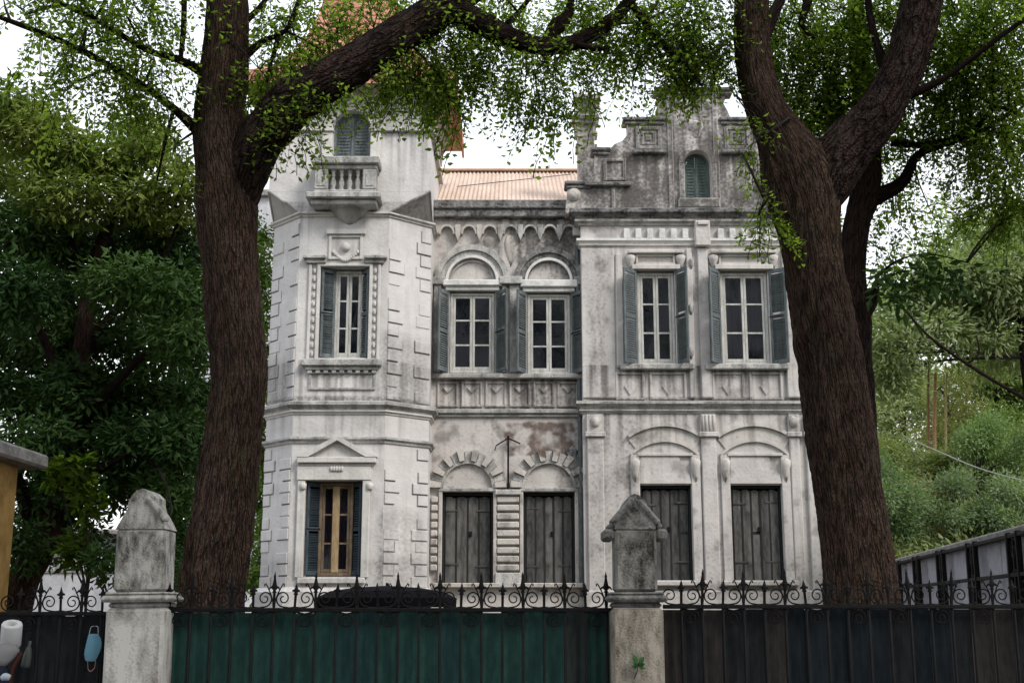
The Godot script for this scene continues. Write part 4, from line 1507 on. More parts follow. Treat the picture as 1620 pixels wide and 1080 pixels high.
		hs.arch(cx, yc - 0.62, R + 0.022, R + 0.298, PI / 2 - 0.64, PI / 2 + 0.64, 0, 0.03, 22)
		part(hs, "segmental_hood", M.stone, H)
		var tp := MB.new()
		tp.xf = Transform3D(Basis(), Vector3(0, 0, ZW))
		tp.prism(PackedVector2Array([Vector2(w[0], w[3] + 0.03), Vector2(w[1], w[3] + 0.03), Vector2(w[1] - 0.04, w[3] + 0.22), Vector2(w[1] - 0.2, w[3] + 0.36), Vector2(w[1] - 0.26, Y(722, ZW)), Vector2(w[0] + 0.02, Y(722, ZW))]), 0, 0.05)
		tp.cbox(w[0] - 0.04, Y(722, ZW) + 0.002, 0, w[1] + 0.04, Y(717, ZW), 0.09, 0.01)
		part(tp, "tympanum", P, H)
		var jm := MB.new()
		jm.xf = Transform3D(Basis(), Vector3(0, 0, ZW))
		for s in [-1, 1]:
			var e: float = w[0] if s < 0 else w[1]
			jm.cbox(e + s * 0.002, w[2], 0, e + s * 0.20, Y(720, ZW), 0.06, 0.012)
		jm.cbox(w[0] - 0.25, w[2] - 0.12, 0, w[1] + 0.25, w[2] - 0.002, 0.22, 0.02)
		part(jm, "door_surround", P, H)
		for s in [-1, 1]:
			var br := MB.new(true)
			br.lathe(Vector3(cx + s * (half + 0.10), Y(742, ZW), ZW + 0.07), [Vector2(0, -0.30), Vector2(0.05, -0.15), Vector2(0.10, 0.05), Vector2(0.11, 0.18), Vector2(0, 0.24)], 9)
			part(br, "carved_bracket", M.stone, H)
		boards(H, w[0] + 0.005, w[1] - 0.005, w[2] + 0.005, w[3] - 0.01, ZW - 0.14, M.weathered_dark if k2 == 0 else M.weathered, 5)
	for q in [[930, 956, 0], [1112, 1136, 1], [1253, 1269, 0], [1279, 1300, 0]]:
		var gp := MB.new()
		gp.xf = Transform3D(Basis(), Vector3(0, 0, ZW))
		var pa := X(q[0], 800, ZW)
		var pb := X(q[1], 800, ZW)
		gp.cbox(pa, Y(940, ZW), 0, pb, Y(692, ZW), 0.09, 0.02)
		gp.cbox(pa - 0.05, Y(692, ZW) + 0.002, 0, pb + 0.05, Y(684, ZW), 0.15, 0.015)
		gp.cbox(pa - 0.01, Y(684, ZW) + 0.002, 0, pb + 0.01, Y(656, ZW), 0.10, 0.012)
		part(gp, "pilaster", P, H)
		var cap := MB.new(true)
		if q[2] == 1:
			for i in 4:
				cap.lathe(Vector3(lerpf(pa, pb, (i + 0.5) / 4.0), Y(670, ZW), ZW + 0.10), [Vector2(0, -0.19), Vector2(0.03, -0.18), Vector2(0.035, 0.17), Vector2(0, 0.19)], 8)
		else:
			cap.lathe(Vector3((pa + pb) / 2, Y(668, ZW), ZW + 0.09), [Vector2(0, -0.14), Vector2(0.09, -0.08), Vector2(0.10, 0.06), Vector2(0, 0.14)], 10)
		part(cap, "pilaster_capital", M.stone, H)
	var pn := MB.new()
	pn.xf = Transform3D(Basis(), Vector3(0, 0, ZW))
	pn.cbox(xl, 0, 0, xr, Y(934, ZW), 0.12, 0.02)
	part(pn, "plinth", P, H)
	# the tall slender chimney beside the gable
	var ch := MB.new()
	var zc := ZW - 1.0
	var c0 := X(914, 230, zc)
	var c1 := X(941, 230, zc)
	ch.cbox(c0, Y(330, zc), zc - 0.42, c1, Y(196, zc), zc, 0.02)
	ch.cbox(c0 - 0.07, Y(196, zc) + 0.003, zc - 0.49, c1 + 0.07, Y(190, zc), zc + 0.07, 0.02)
	ch.cbox(c0 - 0.12, Y(190, zc) + 0.003, zc - 0.54, c1 + 0.12, Y(183, zc), zc + 0.12, 0.02)
	ch.cbox(c0 + 0.02, Y(183, zc) + 0.003, zc - 0.42, c1 + 0.06, Y(158, zc), zc - 0.02, 0.02)
	ch.cbox(c0 - 0.08, Y(158, zc) + 0.003, zc - 0.50, c1 + 0.16, Y(150, zc), zc + 0.08, 0.02)
	for q in [[205, 0.05], [226, 0.04]]:
		ch.cbox(c0 - q[1], Y(q[0] + 8, zc), zc - 0.40, c0 - 0.002, Y(q[0], zc), zc - 0.05, 0.012)
		ch.cbox(c1 + 0.002, Y(q[0] + 8, zc), zc - 0.40, c1 + q[1] + 0.03, Y(q[0], zc), zc - 0.05, 0.012)
	part(ch, "chimney", M.stone, H)


func build_back(H: Node3D, xL: float) -> void:
	var mb := MB.new()
	var ye := Y(324, -28.5)
	mb.box(xL, 0, -37.4, xL + 0.35, ye - 0.03, -31.02)
	mb.box(6.98 - 0.35, 0, -37.4, 6.98, ye - 0.03, ZW - 0.43)
	mb.box(xL + 0.351, 0, -37.4, 6.629, ye - 0.03, -37.05)
	part(mb, "outer_wall", M.plaster, H)
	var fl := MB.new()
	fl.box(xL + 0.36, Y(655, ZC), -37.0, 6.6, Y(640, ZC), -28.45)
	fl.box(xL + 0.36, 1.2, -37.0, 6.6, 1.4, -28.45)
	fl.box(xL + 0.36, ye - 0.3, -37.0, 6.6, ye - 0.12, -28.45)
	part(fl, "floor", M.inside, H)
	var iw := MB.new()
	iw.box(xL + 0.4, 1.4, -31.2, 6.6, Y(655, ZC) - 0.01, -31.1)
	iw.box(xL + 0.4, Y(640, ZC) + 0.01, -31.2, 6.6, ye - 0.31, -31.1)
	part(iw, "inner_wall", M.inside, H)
	# gable ends of the long roof
	var rg := Y(272, -33.0)
	for x in [-4.9, 6.5]:
		var g := MB.new()
		g.xf = Transform3D(Basis(Vector3.UP, PI / 2), Vector3(x, 0, 0))
		g.prism(PackedVector2Array([Vector2(28.7, ye - 0.05), Vector2(37.2, ye - 0.05), Vector2(33.0, rg - 0.06)]), 0, 0.15)
		part(g, "roof_gable", M.plaster, H)


# ---------------------------------------------------------------- fence, gate and posts
func scroll_mesh(tall: bool, mirror: float) -> ArrayMesh:
	# a C scroll that springs from the foot of a bar, curls into a spiral, with a second curl up to the spear
	var mb := MB.new(true)
	var pts := []
	for k in 30:
		var t := k / 29.0
		var ang := -PI * 0.5 - t * TAU * 1.55
		var r := lerpf(0.058, 0.012, t)
		pts.append(Vector4(mirror * (0.085 + r * cos(ang) * -1.0), 0.075 + r * sin(ang) * 1.05, 0, lerpf(0.006, 0.0045, t)))
	var lead := [Vector4(mirror * 0.004, 0.012, 0, 0.006), Vector4(mirror * 0.04, 0.008, 0, 0.006)]
	mb.tube(lead + pts, 5)
	if tall:
		var v := []
		for k in 10:
			var t := k / 9.0
			v.append(Vector4(mirror * (0.005 + 0.062 * pow(t, 1.4)), 0.085 + 0.115 * t - 0.02 * t * t, 0.002, 0.005))
		v.append(Vector4(mirror * 0.078, 0.172, 0.002, 0.005))
		v.append(Vector4(mirror * 0.072, 0.158, 0.002, 0.006))
		mb.tube(v, 5)
	return mb.mesh()


func finial_mesh(tall: bool) -> ArrayMesh:
	var mb := MB.new(true)
	if tall:
		mb.xf = Transform3D(Basis.from_scale(Vector3(1, 1, 0.45)), Vector3.ZERO)
		mb.lathe(Vector3.ZERO, [Vector2(0.010, 0.0), Vector2(0.014, 0.05), Vector2(0.010, 0.06), Vector2(0.010, 0.115), Vector2(0.018, 0.122), Vector2(0.010, 0.134), Vector2(0.025, 0.150), Vector2(0.015, 0.185), Vector2(0.008, 0.225), Vector2(0.010, 0.235), Vector2(0.0, 0.275)], 8)
		mb.xf = Transform3D()
		for s in [-1, 1]:
			mb.tube([Vector4(0, 0.165, 0, 0.008), Vector4(s * 0.030, 0.155, 0, 0.008), Vector4(s * 0.044, 0.138, 0, 0.004)], 5)
	else:
		mb.xf = Transform3D(Basis.from_scale(Vector3(1, 1, 0.5)), Vector3.ZERO)
		mb.lathe(Vector3.ZERO, [Vector2(0.010, 0.0), Vector2(0.010, 0.10), Vector2(0.020, 0.106), Vector2(0.012, 0.118), Vector2(0.024, 0.132), Vector2(0.013, 0.150), Vector2(0.007, 0.170), Vector2(0.0, 0.195)], 8)
		mb.xf = Transform3D()
		mb.cbox(-0.030, 0.124, -0.008, 0.030, 0.140, 0.008, 0.005)
	return mb.mesh()


func lower_scroll_mesh(mirror: float) -> ArrayMesh:
	var mb := MB.new(true)
	var pts := [Vector4(mirror * 0.006, -0.012, 0, 0.006)]
	for k in 24:
		var t := k / 23.0
		var ang := PI * 0.5 + t * TAU * 1.4
		var r := lerpf(0.052, 0.012, t)
		pts.append(Vector4(mirror * (0.082 - r * cos(ang)), -0.078 + r * sin(ang), 0, 0.0048))
	mb.tube(pts, 5)
	return mb.mesh()


func build_fence(called: String, label: String, category: String, xa: float, xb: float, yrail: float, first_px: float, phase: int, pick: Array) -> void:
	var c := Vector3((xa + xb) / 2, 0, ZF)
	var F := thing(called, label, category, c)
	var rail := MB.new()
	rail.cbox(xa, yrail - 0.022, ZF - 0.018, xb, yrail + 0.008, ZF + 0.018, 0.004)
	part(rail, "rail", M.iron, F)
	var rail3 := MB.new()
	rail3.cbox(xa, 0.16, ZF - 0.018, xb, 0.20, ZF + 0.018, 0.004)
	part(rail3, "rail", M.iron, F)
	var bmesh := MB.new(true)
	bmesh.tube([Vector4(0, 0.08, 0, 0.0105), Vector4(0, yrail + 0.01, 0, 0.0105)], 8)
	var bm := bmesh.mesh()
	var fin := [finial_mesh(true), finial_mesh(false)]
	var scr := {}
	for t in [0, 1]:
		for s in [-1, 1]:
			scr[Vector2i(t, s)] = scroll_mesh(t == 0, s)
	var low := [lower_scroll_mesh(-1), lower_scroll_mesh(1)]
	var step := size_at(32.9, 955, ZF)
	var x := X(first_px, 955, ZF)
	var k := phase
	var last := xa
	while x < xb - 0.02:
		if x > xa + 0.02:
			var bar := put(bm, "bar", M.iron, F, Vector3(x, 0, ZF))
			var fo := put(fin[k % 2], "finial", M.iron, bar, Vector3(x, yrail, ZF))
			fo.rotation = Vector3(rng.randf_range(-0.05, 0.05), rng.randf_range(-0.2, 0.2), rng.randf_range(-0.06, 0.06))
			for s in [-1, 1]:
				if (s < 0 and x - xa < 0.1) or (s > 0 and xb - x < 0.1):
					continue
				# one spiral to each gap: it hangs on the short bars, the spears carry the raised curls
				if k % 2 == 0:
					var vm := MB.new(true)
					var v := []
					for q in 12:
						var t := q / 11.0
						v.append(Vector4(s * (0.005 + 0.060 * pow(t, 1.5)), 0.03 + 0.155 * t, 0.002, 0.005))
					v.append(Vector4(s * 0.074, 0.178, 0.002, 0.005))
					v.append(Vector4(s * 0.070, 0.164, 0.002, 0.006))
					vm.tube(v, 5)
					put(vm.mesh(), "wing_curl", M.iron, bar, Vector3(x, yrail, ZF))
				else:
					put(scr[Vector2i(1, s)], "scroll", M.iron, bar, Vector3(x, yrail, ZF))
				if (k + (1 if s > 0 else 0)) % 2 == 0:
					put(low[0 if s < 0 else 1], "lower_scroll", M.iron, bar, Vector3(x, yrail - 0.01, ZF + 0.004))
			# the sheet between this bar and the one before
		var s0 := maxf(last, xa + 0.005)
		var s1 := minf(x, xb - 0.005)
		if s1 - s0 > 0.02:
			add_sheet(F, s0, s1, yrail, pick)
		last = x
		x += step
		k += 1
	if xb - last > 0.03:
		add_sheet(F, maxf(last, xa + 0.005), xb - 0.005, yrail, pick)


func add_sheet(F: Node3D, s0: float, s1: float, yrail: float, pick: Array) -> void:
	var sb := MB.new()
	var top := yrail - 0.012 - rng.randf() * 0.02
	var z := ZF - 0.06 + rng.randf_range(-0.006, 0.006)
	var n := 4
	var w := (s1 - s0) / n
	for i in n:
		var a := s0 + w * i
		var o := 0.010 if i % 2 else 0.0
		sb.quad(Vector3(a, 0.1, z - o), Vector3(a + w, 0.1, z - (0.010 - o)), Vector3(a + w, top, z - (0.010 - o)), Vector3(a, top, z - o))
		sb.quad(Vector3(a + w, 0.1, z - 0.02 - (0.010 - o)), Vector3(a, 0.1, z - 0.02 - o), Vector3(a, top, z - 0.02 - o), Vector3(a + w, top, z - 0.02 - (0.010 - o)))
		sb.quad(Vector3(a, top, z - o), Vector3(a + w, top, z - (0.010 - o)), Vector3(a + w, top, z - 0.02 - (0.010 - o)), Vector3(a, top, z - 0.02 - o))
	part(sb, "sheet_panel", M.sheets[pick[clampi(int(((s0 + s1) / 2 - F.position.x + 1.9) / 3.8 * pick.size() + rng.randf_range(-0.8, 0.8)), 0, pick.size() - 1)]], F)


func build_post(label: String, x0: float, x1: float, lean: float, kneeler: float, dark: bool) -> void:
	var cx := (x0 + x1) / 2
	var h := (x1 - x0) / 2
	var c := Vector3(cx, 0, ZF)
	var O := thing("gate_post", label, "gate post", c, "stone posts of the gate")
	var yc := Y(962, ZF)
	var m: Material = M.post_rusty if dark else M.post_shaft
	var mu: Material = M.post if dark else M.post_pale
	var sh := MB.new()
	sh.cbox(cx - h - 0.03, 0, ZF - h - 0.03, cx + h + 0.03, 0.5, ZF + h + 0.03, 0.03)
	sh.cbox(cx - h, 0.5, ZF - h, cx + h, yc, ZF + h, 0.022)
	part(sh, "shaft", m, O)
	var nk := MB.new()
	nk.cbox(cx - h + 0.012, yc + 0.002, ZF - h + 0.012, cx + h - 0.012, Y(953, ZF), ZF + h - 0.012, 0.015)
	nk.cbox(cx - h - 0.035, Y(953, ZF) + 0.002, ZF - h - 0.035, cx + h + 0.035, Y(942, ZF), ZF + h + 0.035, 0.022)
	nk.cbox(cx - h - 0.008, Y(942, ZF) + 0.002, ZF - h - 0.008, cx + h + 0.008, Y(937, ZF), ZF + h + 0.008, 0.014)
	part(nk, "moulded_cap", M.mould if dark else mu, O)
	# upper block: four gabled faces with a rounded, worn top
	var hb := h - 0.035
	var y0 := Y(937, ZF) + 0.002
	var y1 := Y(838, ZF)
	var yt := Y(775 if not dark else 783, ZF)
	var ub := MB.new()
	ub.cbox(cx - hb, y0, ZF - hb, cx + hb, y1, ZF + hb, 0.02)
	part(ub, "block", mu, O)
	for turn in [0.0]:
		var gb := MB.new()
		gb.xf = Transform3D(Basis(Vector3.UP, turn), Vector3(cx, 0, ZF))
		var gh := yt - y1
		var poly := PackedVector2Array()
		for q in [[-1.0, 0.0], [-0.97, 0.14], [-0.80, 0.36], [-0.66, 0.50], [-0.60, 0.66], [-0.46, 0.83], [-0.22, 0.96], [0.0, 1.0], [0.24, 0.95], [0.48, 0.80], [0.60, 0.64], [0.68, 0.47], [0.82, 0.34], [0.97, 0.12], [1.0, 0.0]]:
			var q0: float = q[0] * (1.0 if dark else 1.0 - 0.16 * sin(q[1] * PI))
			poly.append(Vector2(q0 * hb + (rng.randf_range(-0.006, 0.006)), y1 - 0.004 + gh * q[1]))
		gb.prism(poly, -hb + (0.006 if turn else 0.0), hb - (0.006 if turn else 0.0))
		part(gb, "gable_block", M.mould if dark else mu, O)
	if kneeler > 0:
		for s in [-1, 1]:
			for t in [-1, 1]:
				var kb := MB.new()
				var kx: float = cx + s * hb
				var kz: float = ZF + t * (hb - 0.06)
				kb.cbox(kx, Y(856, ZF), kz - 0.055, kx + s * kneeler, Y(838, ZF), kz + 0.055, 0.018)
				kb.cbox(kx, Y(838, ZF) + 0.001, kz - 0.05, kx + s * kneeler * 0.55, Y(829, ZF), kz + 0.05, 0.015)
				part(kb, "kneeler", M.mould, O)
	# sloping coping stones on the gable, worn and broken
	for s in [-1, 1]:
		if not dark and s < 0:
			continue
		for e in ([[-hb - 0.02, 0.10], [hb - 0.08, 0.10]] if dark else [[hb - 0.07, 0.09]]):
			var sb := MB.new()
			sb.xf = Transform3D(Basis(Vector3.BACK, -s * 0.86), Vector3(cx + s * hb * 0.62, lerpf(y1, yt, 0.50), ZF))
			sb.cbox(-0.105, -0.022, e[0], 0.125, 0.020, e[0] + e[1], 0.014)
			part(sb, "coping_stone", M.mould if dark else mu, O)
	O.rotation.z = lean


func build_street_things() -> void:
	# disposable mask hung by its loop on the left fence
	var mc := at(146, 1024, ZF + 0.03)
	var mk := thing("face_mask", "pale blue pleated face mask hung by its loops on the dark fence", "face mask", mc)
	var fb := MB.new(true)
	var W := size_at(25, 1018, ZF)
	var Hh := size_at(42, 1018, ZF)
	var n := 12
	for j in n:
		var t0 := float(j) / n
		var t1 := float(j + 1) / n
		for i in 8:
			var s0 := i / 8.0 - 0.5
			var s1 := (i + 1) / 8.0 - 0.5
			var P := func(s: float, t: float, jj: int) -> Vector3:
				var pinch := 1.0 - 0.42 * pow(absf(t - 0.5) * 2.0, 2.2)
				return mc + Vector3(s * W * pinch + 0.008 * sin(t * 5.0), (0.5 - t) * Hh, 0.022 * cos(s * PI) * pinch + (0.006 if jj % 2 else 0.0))
			fb.quad(P.call(s0, t1, j + 1), P.call(s1, t1, j + 1), P.call(s1, t0, j), P.call(s0, t0, j))
	var cloth := mat(lin(0.15, 0.31, 0.42), 0.9, 0.2)
	cloth.backlight_enabled = true
	cloth.backlight = Color(0.25, 0.4, 0.5)
	part(fb, "cloth", cloth, mk)
	for s in [-1, 1]:
		var lb := MB.new(true)
		lb.tube(spline([Vector4(mc.x + s * W * 0.28, mc.y + Hh * 0.48, mc.z, 0.0020), Vector4(mc.x + s * W * 0.22, mc.y + Hh * 0.75, mc.z - 0.01, 0.0020), Vector4(mc.x + s * 0.004, mc.y + Hh * 0.78, mc.z - 0.02, 0.0020)], 0.02), 5)
		part(lb, "ear_loop", mat(lin(0.6, 0.63, 0.65), 0.9), mk)
	var l2 := MB.new(true)
	l2.tube(spline([Vector4(mc.x - W * 0.26, mc.y - Hh * 0.48, mc.z, 0.002), Vector4(mc.x - W * 0.2, mc.y - Hh * 0.78, mc.z, 0.002), Vector4(mc.x + 0.0, mc.y - Hh * 0.86, mc.z + 0.01, 0.003), Vector4(mc.x + W * 0.2, mc.y - Hh * 0.74, mc.z, 0.002), Vector4(mc.x + W * 0.24, mc.y - Hh * 0.48, mc.z, 0.002)], 0.02), 5)
	part(l2, "ear_loop", mat(lin(0.45, 0.25, 0.24), 0.9), mk)
	# white ribbed roll and the bundle it lies on
	var rc := at(17, 1004, ZF + 0.20)
	var rl := thing("white_roll", "white ribbed paper roll tilted on a grey bundle at the fence corner", "paper roll", rc)
	var rb := MB.new(true)
	var rr := size_at(15.5, 1004, ZF + 0.2)
	var rh := size_at(38, 1004, ZF + 0.2)
	rb.xf = Transform3D(Basis.from_euler(Vector3(0.42, 0, -0.16)), rc)
	for k in 24:
		var t0 := TAU * k / 24
		var t1 := TAU * (k + 1) / 24
		var ra := rr * (1.0 + (0.03 if k % 2 else 0.0))
		var rb2 := rr * (1.0 + (0.0 if k % 2 else 0.03))
		var prof := [[0.42, -0.42], [0.42, 0.5], [0.95, 0.5], [1.0, 0.45], [1.0, -0.45], [0.93, -0.5], [0.42, -0.5]]
		for i in prof.size() - 1:
			var q := []
			for e in [[i, t0, ra], [i, t1, rb2], [i + 1, t1, rb2], [i + 1, t0, ra]]:
				q.append(Vector3(prof[e[0]][0] * e[2] * sin(e[1]), prof[e[0]][1] * rh, prof[e[0]][0] * e[2] * cos(e[1])))
			rb.quad(q[0], q[3], q[2], q[1])
	part(rb, "roll", mat(lin(0.46, 0.45, 0.47), 0.9), rl)
	var cb := MB.new(true)
	cb.xf = rb.xf
	cb.lathe(Vector3.ZERO, [Vector2(rr * 0.41, -rh * 0.45), Vector2(rr * 0.41, rh * 0.35), Vector2(0, rh * 0.35)], 16)
	part(cb, "core", mat(lin(0.10, 0.09, 0.085), 0.95), rl)
	var bc := at(6, 1045, ZF + 0.22)
	var bg := thing("cloth_bundle", "grey and dark blue cloth bundle with a red strap tied to the fence corner", "bundle", Vector3(bc.x, 0, bc.z))
	var bb := MB.new(true)
	var nz := noise(77, 6.0, 2)
	bb.tube(spline([Vector4(bc.x - 0.10, bc.y - 0.05, bc.z, 0.05), Vector4(bc.x - 0.04, bc.y + 0.02, bc.z, 0.075), Vector4(bc.x + 0.04, bc.y + 0.06, bc.z, 0.06), Vector4(bc.x + 0.09, bc.y + 0.085, bc.z, 0.03)], 0.015), 18, 1, 1, nz, 0.35)
	part(bb, "grey_cloth", mat(lin(0.19, 0.185, 0.195), 0.95), bg)
	var db := MB.new(true)
	db.tube(spline([Vector4(bc.x - 0.05, 0.02, bc.z, 0.15), Vector4(bc.x - 0.05, bc.y - 0.6, bc.z, 0.16), Vector4(bc.x - 0.04, bc.y - 0.25, bc.z, 0.13), Vector4(bc.x - 0.06, bc.y - 0.06, bc.z, 0.09), Vector4(bc.x - 0.06, bc.y, bc.z, 0.03)], 0.03), 20, 1, 1, nz, 0.3)
	part(db, "blue_sack", mat(lin(0.010, 0.014, 0.028), 0.9), bg)
	var sb := MB.new(true)
	sb.tube(spline([Vector4(bc.x + 0.12, bc.y + 0.06, bc.z, 0.012), Vector4(bc.x + 0.07, bc.y - 0.08, bc.z + 0.03, 0.014), Vector4(bc.x + 0.06, bc.y - 0.30, bc.z + 0.03, 0.014)], 0.02), 8)
	part(sb, "red_strap", mat(lin(0.05, 0.014, 0.012), 0.9), bg)
	var wb := MB.new(true)
	var wc := at(8, 1073, ZF + 0.40)
	wb.tube(spline([Vector4(wc.x - 0.03, wc.y + 0.0, wc.z, 0.015), Vector4(wc.x, wc.y + 0.012, wc.z, 0.024), Vector4(wc.x + 0.03, wc.y + 0.005, wc.z, 0.018)], 0.01), 12, 1, 1, nz, 0.4)
	part(wb, "rag", mat(lin(0.34, 0.38, 0.43), 0.95), bg)
	var pc := at(43, 1036, ZF + 0.03)
	var bo := thing("plastic_bottle", "small cloudy plastic bottle hung upside down between the bars of the fence", "bottle", pc)
	var ob := MB.new(true)
	ob.xf = Transform3D(Basis(Vector3.BACK, -0.12), pc)
	ob.lathe(Vector3.ZERO, [Vector2(0.0, -0.095), Vector2(0.030, -0.09), Vector2(0.034, -0.07), Vector2(0.032, 0.0), Vector2(0.018, 0.05), Vector2(0.011, 0.065), Vector2(0.011, 0.10), Vector2(0, 0.102)], 14)
	part(ob, "body", mat(lin(0.05, 0.06, 0.057), 0.45, 0.4), bo)
	# seedling rooted in the face of the right hand post
	var gx := at(1010, 1066, ZF + 0.215)
	var pl := thing("seedling", "small green weed growing out of a crack in the stained gate post", "plant", gx)
	var st := MB.new(true)
	st.tube(spline([Vector4(gx.x - 0.03, gx.y - 0.03, gx.z, 0.004), Vector4(gx.x - 0.01, gx.y + 0.02, gx.z + 0.02, 0.004), Vector4(gx.x + 0.0, gx.y + 0.075, gx.z + 0.03, 0.003)], 0.01), 5)
	part(st, "stem", M.twig, pl)
	var top := Vector3(gx.x, gx.y + 0.08, gx.z + 0.03)
	for k in 13:
		var lb := MB.new()
		var ang := k * 2.4
		var dir := Vector3(cos(ang) * 0.9, 0.35 + 0.5 * sin(k * 1.7), sin(ang) * 0.5 + 0.25).normalized()
		lb.leaf(top + Vector3(0, rng.randf_range(-0.03, 0.02), 0), dir, dir.cross(Vector3(0.2, 0.3, 1)).normalized(), rng.randf_range(0.04, 0.062), 0.036)
		part(lb, "leaf", mat(lin(0.05, 0.13, 0.045), 0.5), pl)
	# garden parasol in the yard: its dark canopy just clears the gate
	var uz := -19.0
	var uc := at(612, 940, uz)
	var um := thing("garden_parasol", "wide black garden parasol open in the yard behind the green gate", "parasol", Vector3(uc.x, 0, uz))
	var cb2 := MB.new()
	var R := size_at(112, 940, uz)
	var yr := Y(946, uz)
	var ya := Y(926, uz)
	for k in 8:
		var t0 := TAU * k / 8 + 0.2
		var t1 := TAU * (k + 1) / 8 + 0.2
		var dip := 0.02 if k % 2 else 0.0
		var rings := [[0.0, ya], [0.45, lerpf(ya, yr, 0.16)], [0.8, lerpf(ya, yr, 0.45)], [1.0, yr], [0.99, yr - 0.13 - dip]]
		for i in 4:
			var q := []
			for e in [[i, t0], [i, t1], [i + 1, t1], [i + 1, t0]]:
				var rr2: float = R * rings[e[0]][0]
				q.append(Vector3(uc.x + rr2 * sin(e[1]), rings[e[0]][1], uz + rr2 * cos(e[1])))
			cb2.quad(q[0], q[3], q[2], q[1])
	part(cb2, "canopy", mat(lin(0.008, 0.007, 0.009), 0.9, 0.15), um)
	for k in 8:
		var t := TAU * k / 8 + 0.2
		var rb3 := MB.new()
		rb3.bar(Vector3(uc.x, ya - 0.06, uz), Vector3(uc.x + R * 0.98 * sin(t), yr - 0.03, uz + R * 0.98 * cos(t)), 0.008, 5)
		part(rb3, "rib", M.iron, um)
	var pm := MB.new()
	pm.bar(Vector3(uc.x, 0.05, uz), Vector3(uc.x, ya + 0.04, uz), 0.022, 8)
	part(pm, "pole", M.iron, um)
	var ub := MB.new(true)
	ub.lathe(Vector3(uc.x, 0.012, uz), [Vector2(0, 0), Vector2(0.3, 0), Vector2(0.3, 0.06), Vector2(0.05, 0.1), Vector2(0.04, 0.3), Vector2(0, 0.3)], 18)
	part(ub, "base", M.concrete, um)


# ---------------------------------------------------------------- trees
# a twig with a dozen small leaves, hanging
func spray_mesh(leaves: int, twig: float, length: float, width: float, seed_: int) -> ArrayMesh:
	var r := RandomNumberGenerator.new()
	r.seed = seed_
	var mb := MB.new()
	mb.ca = Color(0.16, 0.13, 0.16)
	mb.cb = mb.ca
	mb.cc = mb.ca
	for k in 4:
		var p := []
		for t in [k / 4.0, (k + 1) / 4.0]:
			var c := Vector3(0.03 * sin(t * 5.0), -twig * t * 0.25 - 0.10 * t * t, twig * t)
			p.append_array([c + Vector3(0.0035, 0, 0), c + Vector3(-0.0035, 0, 0), c + Vector3(0, 0.0035, 0)])
		mb.quad(p[0], p[1], p[4], p[3])
		mb.quad(p[1], p[2], p[5], p[4])
	mb.ca = Color.WHITE
	mb.cb = mb.ca
	mb.cc = mb.ca
	for k in leaves:
		var t := (k + 0.6) / leaves
		var base := Vector3(0.03 * sin(t * 5.0), -twig * t * 0.25 - 0.10 * t * t, twig * t)
		var ang := k * 2.4 + r.randf_range(-0.5, 0.5)
		var out := Vector3(cos(ang), sin(ang) * 0.6 - 0.25, 0.35 + r.randf_range(-0.3, 0.5)).normalized()
		base += out * 0.02
		var side := out.cross(Vector3(r.randf_range(-0.5, 0.5), 1, r.randf_range(-0.5, 0.5))).normalized()
		mb.leaf(base, out, side, length * r.randf_range(0.55, 1.3), width * r.randf_range(0.7, 1.25), 0.16)
	return mb.mesh()


# a ball of leaves for crowns farther off
func tuft_mesh(leaves: int, radius: float, length: float, width: float, seed_: int, droop := 0.35) -> ArrayMesh:
	var r := RandomNumberGenerator.new()
	r.seed = seed_
	var mb := MB.new()
	for k in leaves:
		var v := Vector3(r.randfn(), r.randfn() * 0.75, r.randfn()).normalized()
		var base := v * radius * r.randf_range(0.25, 0.95)
		var out := (v + Vector3(r.randf_range(-0.6, 0.6), -droop + r.randf_range(-0.5, 0.5), r.randf_range(-0.6, 0.6))).normalized()
		var side := out.cross(Vector3(r.randf_range(-0.7, 0.7), 1, r.randf_range(-0.7, 0.7))).normalized()
		mb.leaf(base, out, side, length * r.randf_range(0.7, 1.25), width * r.randf_range(0.8, 1.2), 0.18)
	return mb.mesh()


func scatter(parent: Node3D, called: String, mesh: Mesh, material: Material, places: Array, colors: PackedColorArray) -> MultiMeshInstance3D:
	var mm := MultiMesh.new()
	mm.transform_format = MultiMesh.TRANSFORM_3D
	mm.use_colors = true
	mm.mesh = mesh
	mm.instance_count = places.size()
	for i in places.size():
		mm.set_instance_transform(i, places[i])
		mm.set_instance_color(i, colors[i])
	var o := MultiMeshInstance3D.new()
	o.name = called
	o.multimesh = mm
	o.material_override = material
	o.set_meta("kind", "stuff")
	parent.add_child(o, true)
	o.position = -origin.get(parent, Vector3.ZERO)
	return o


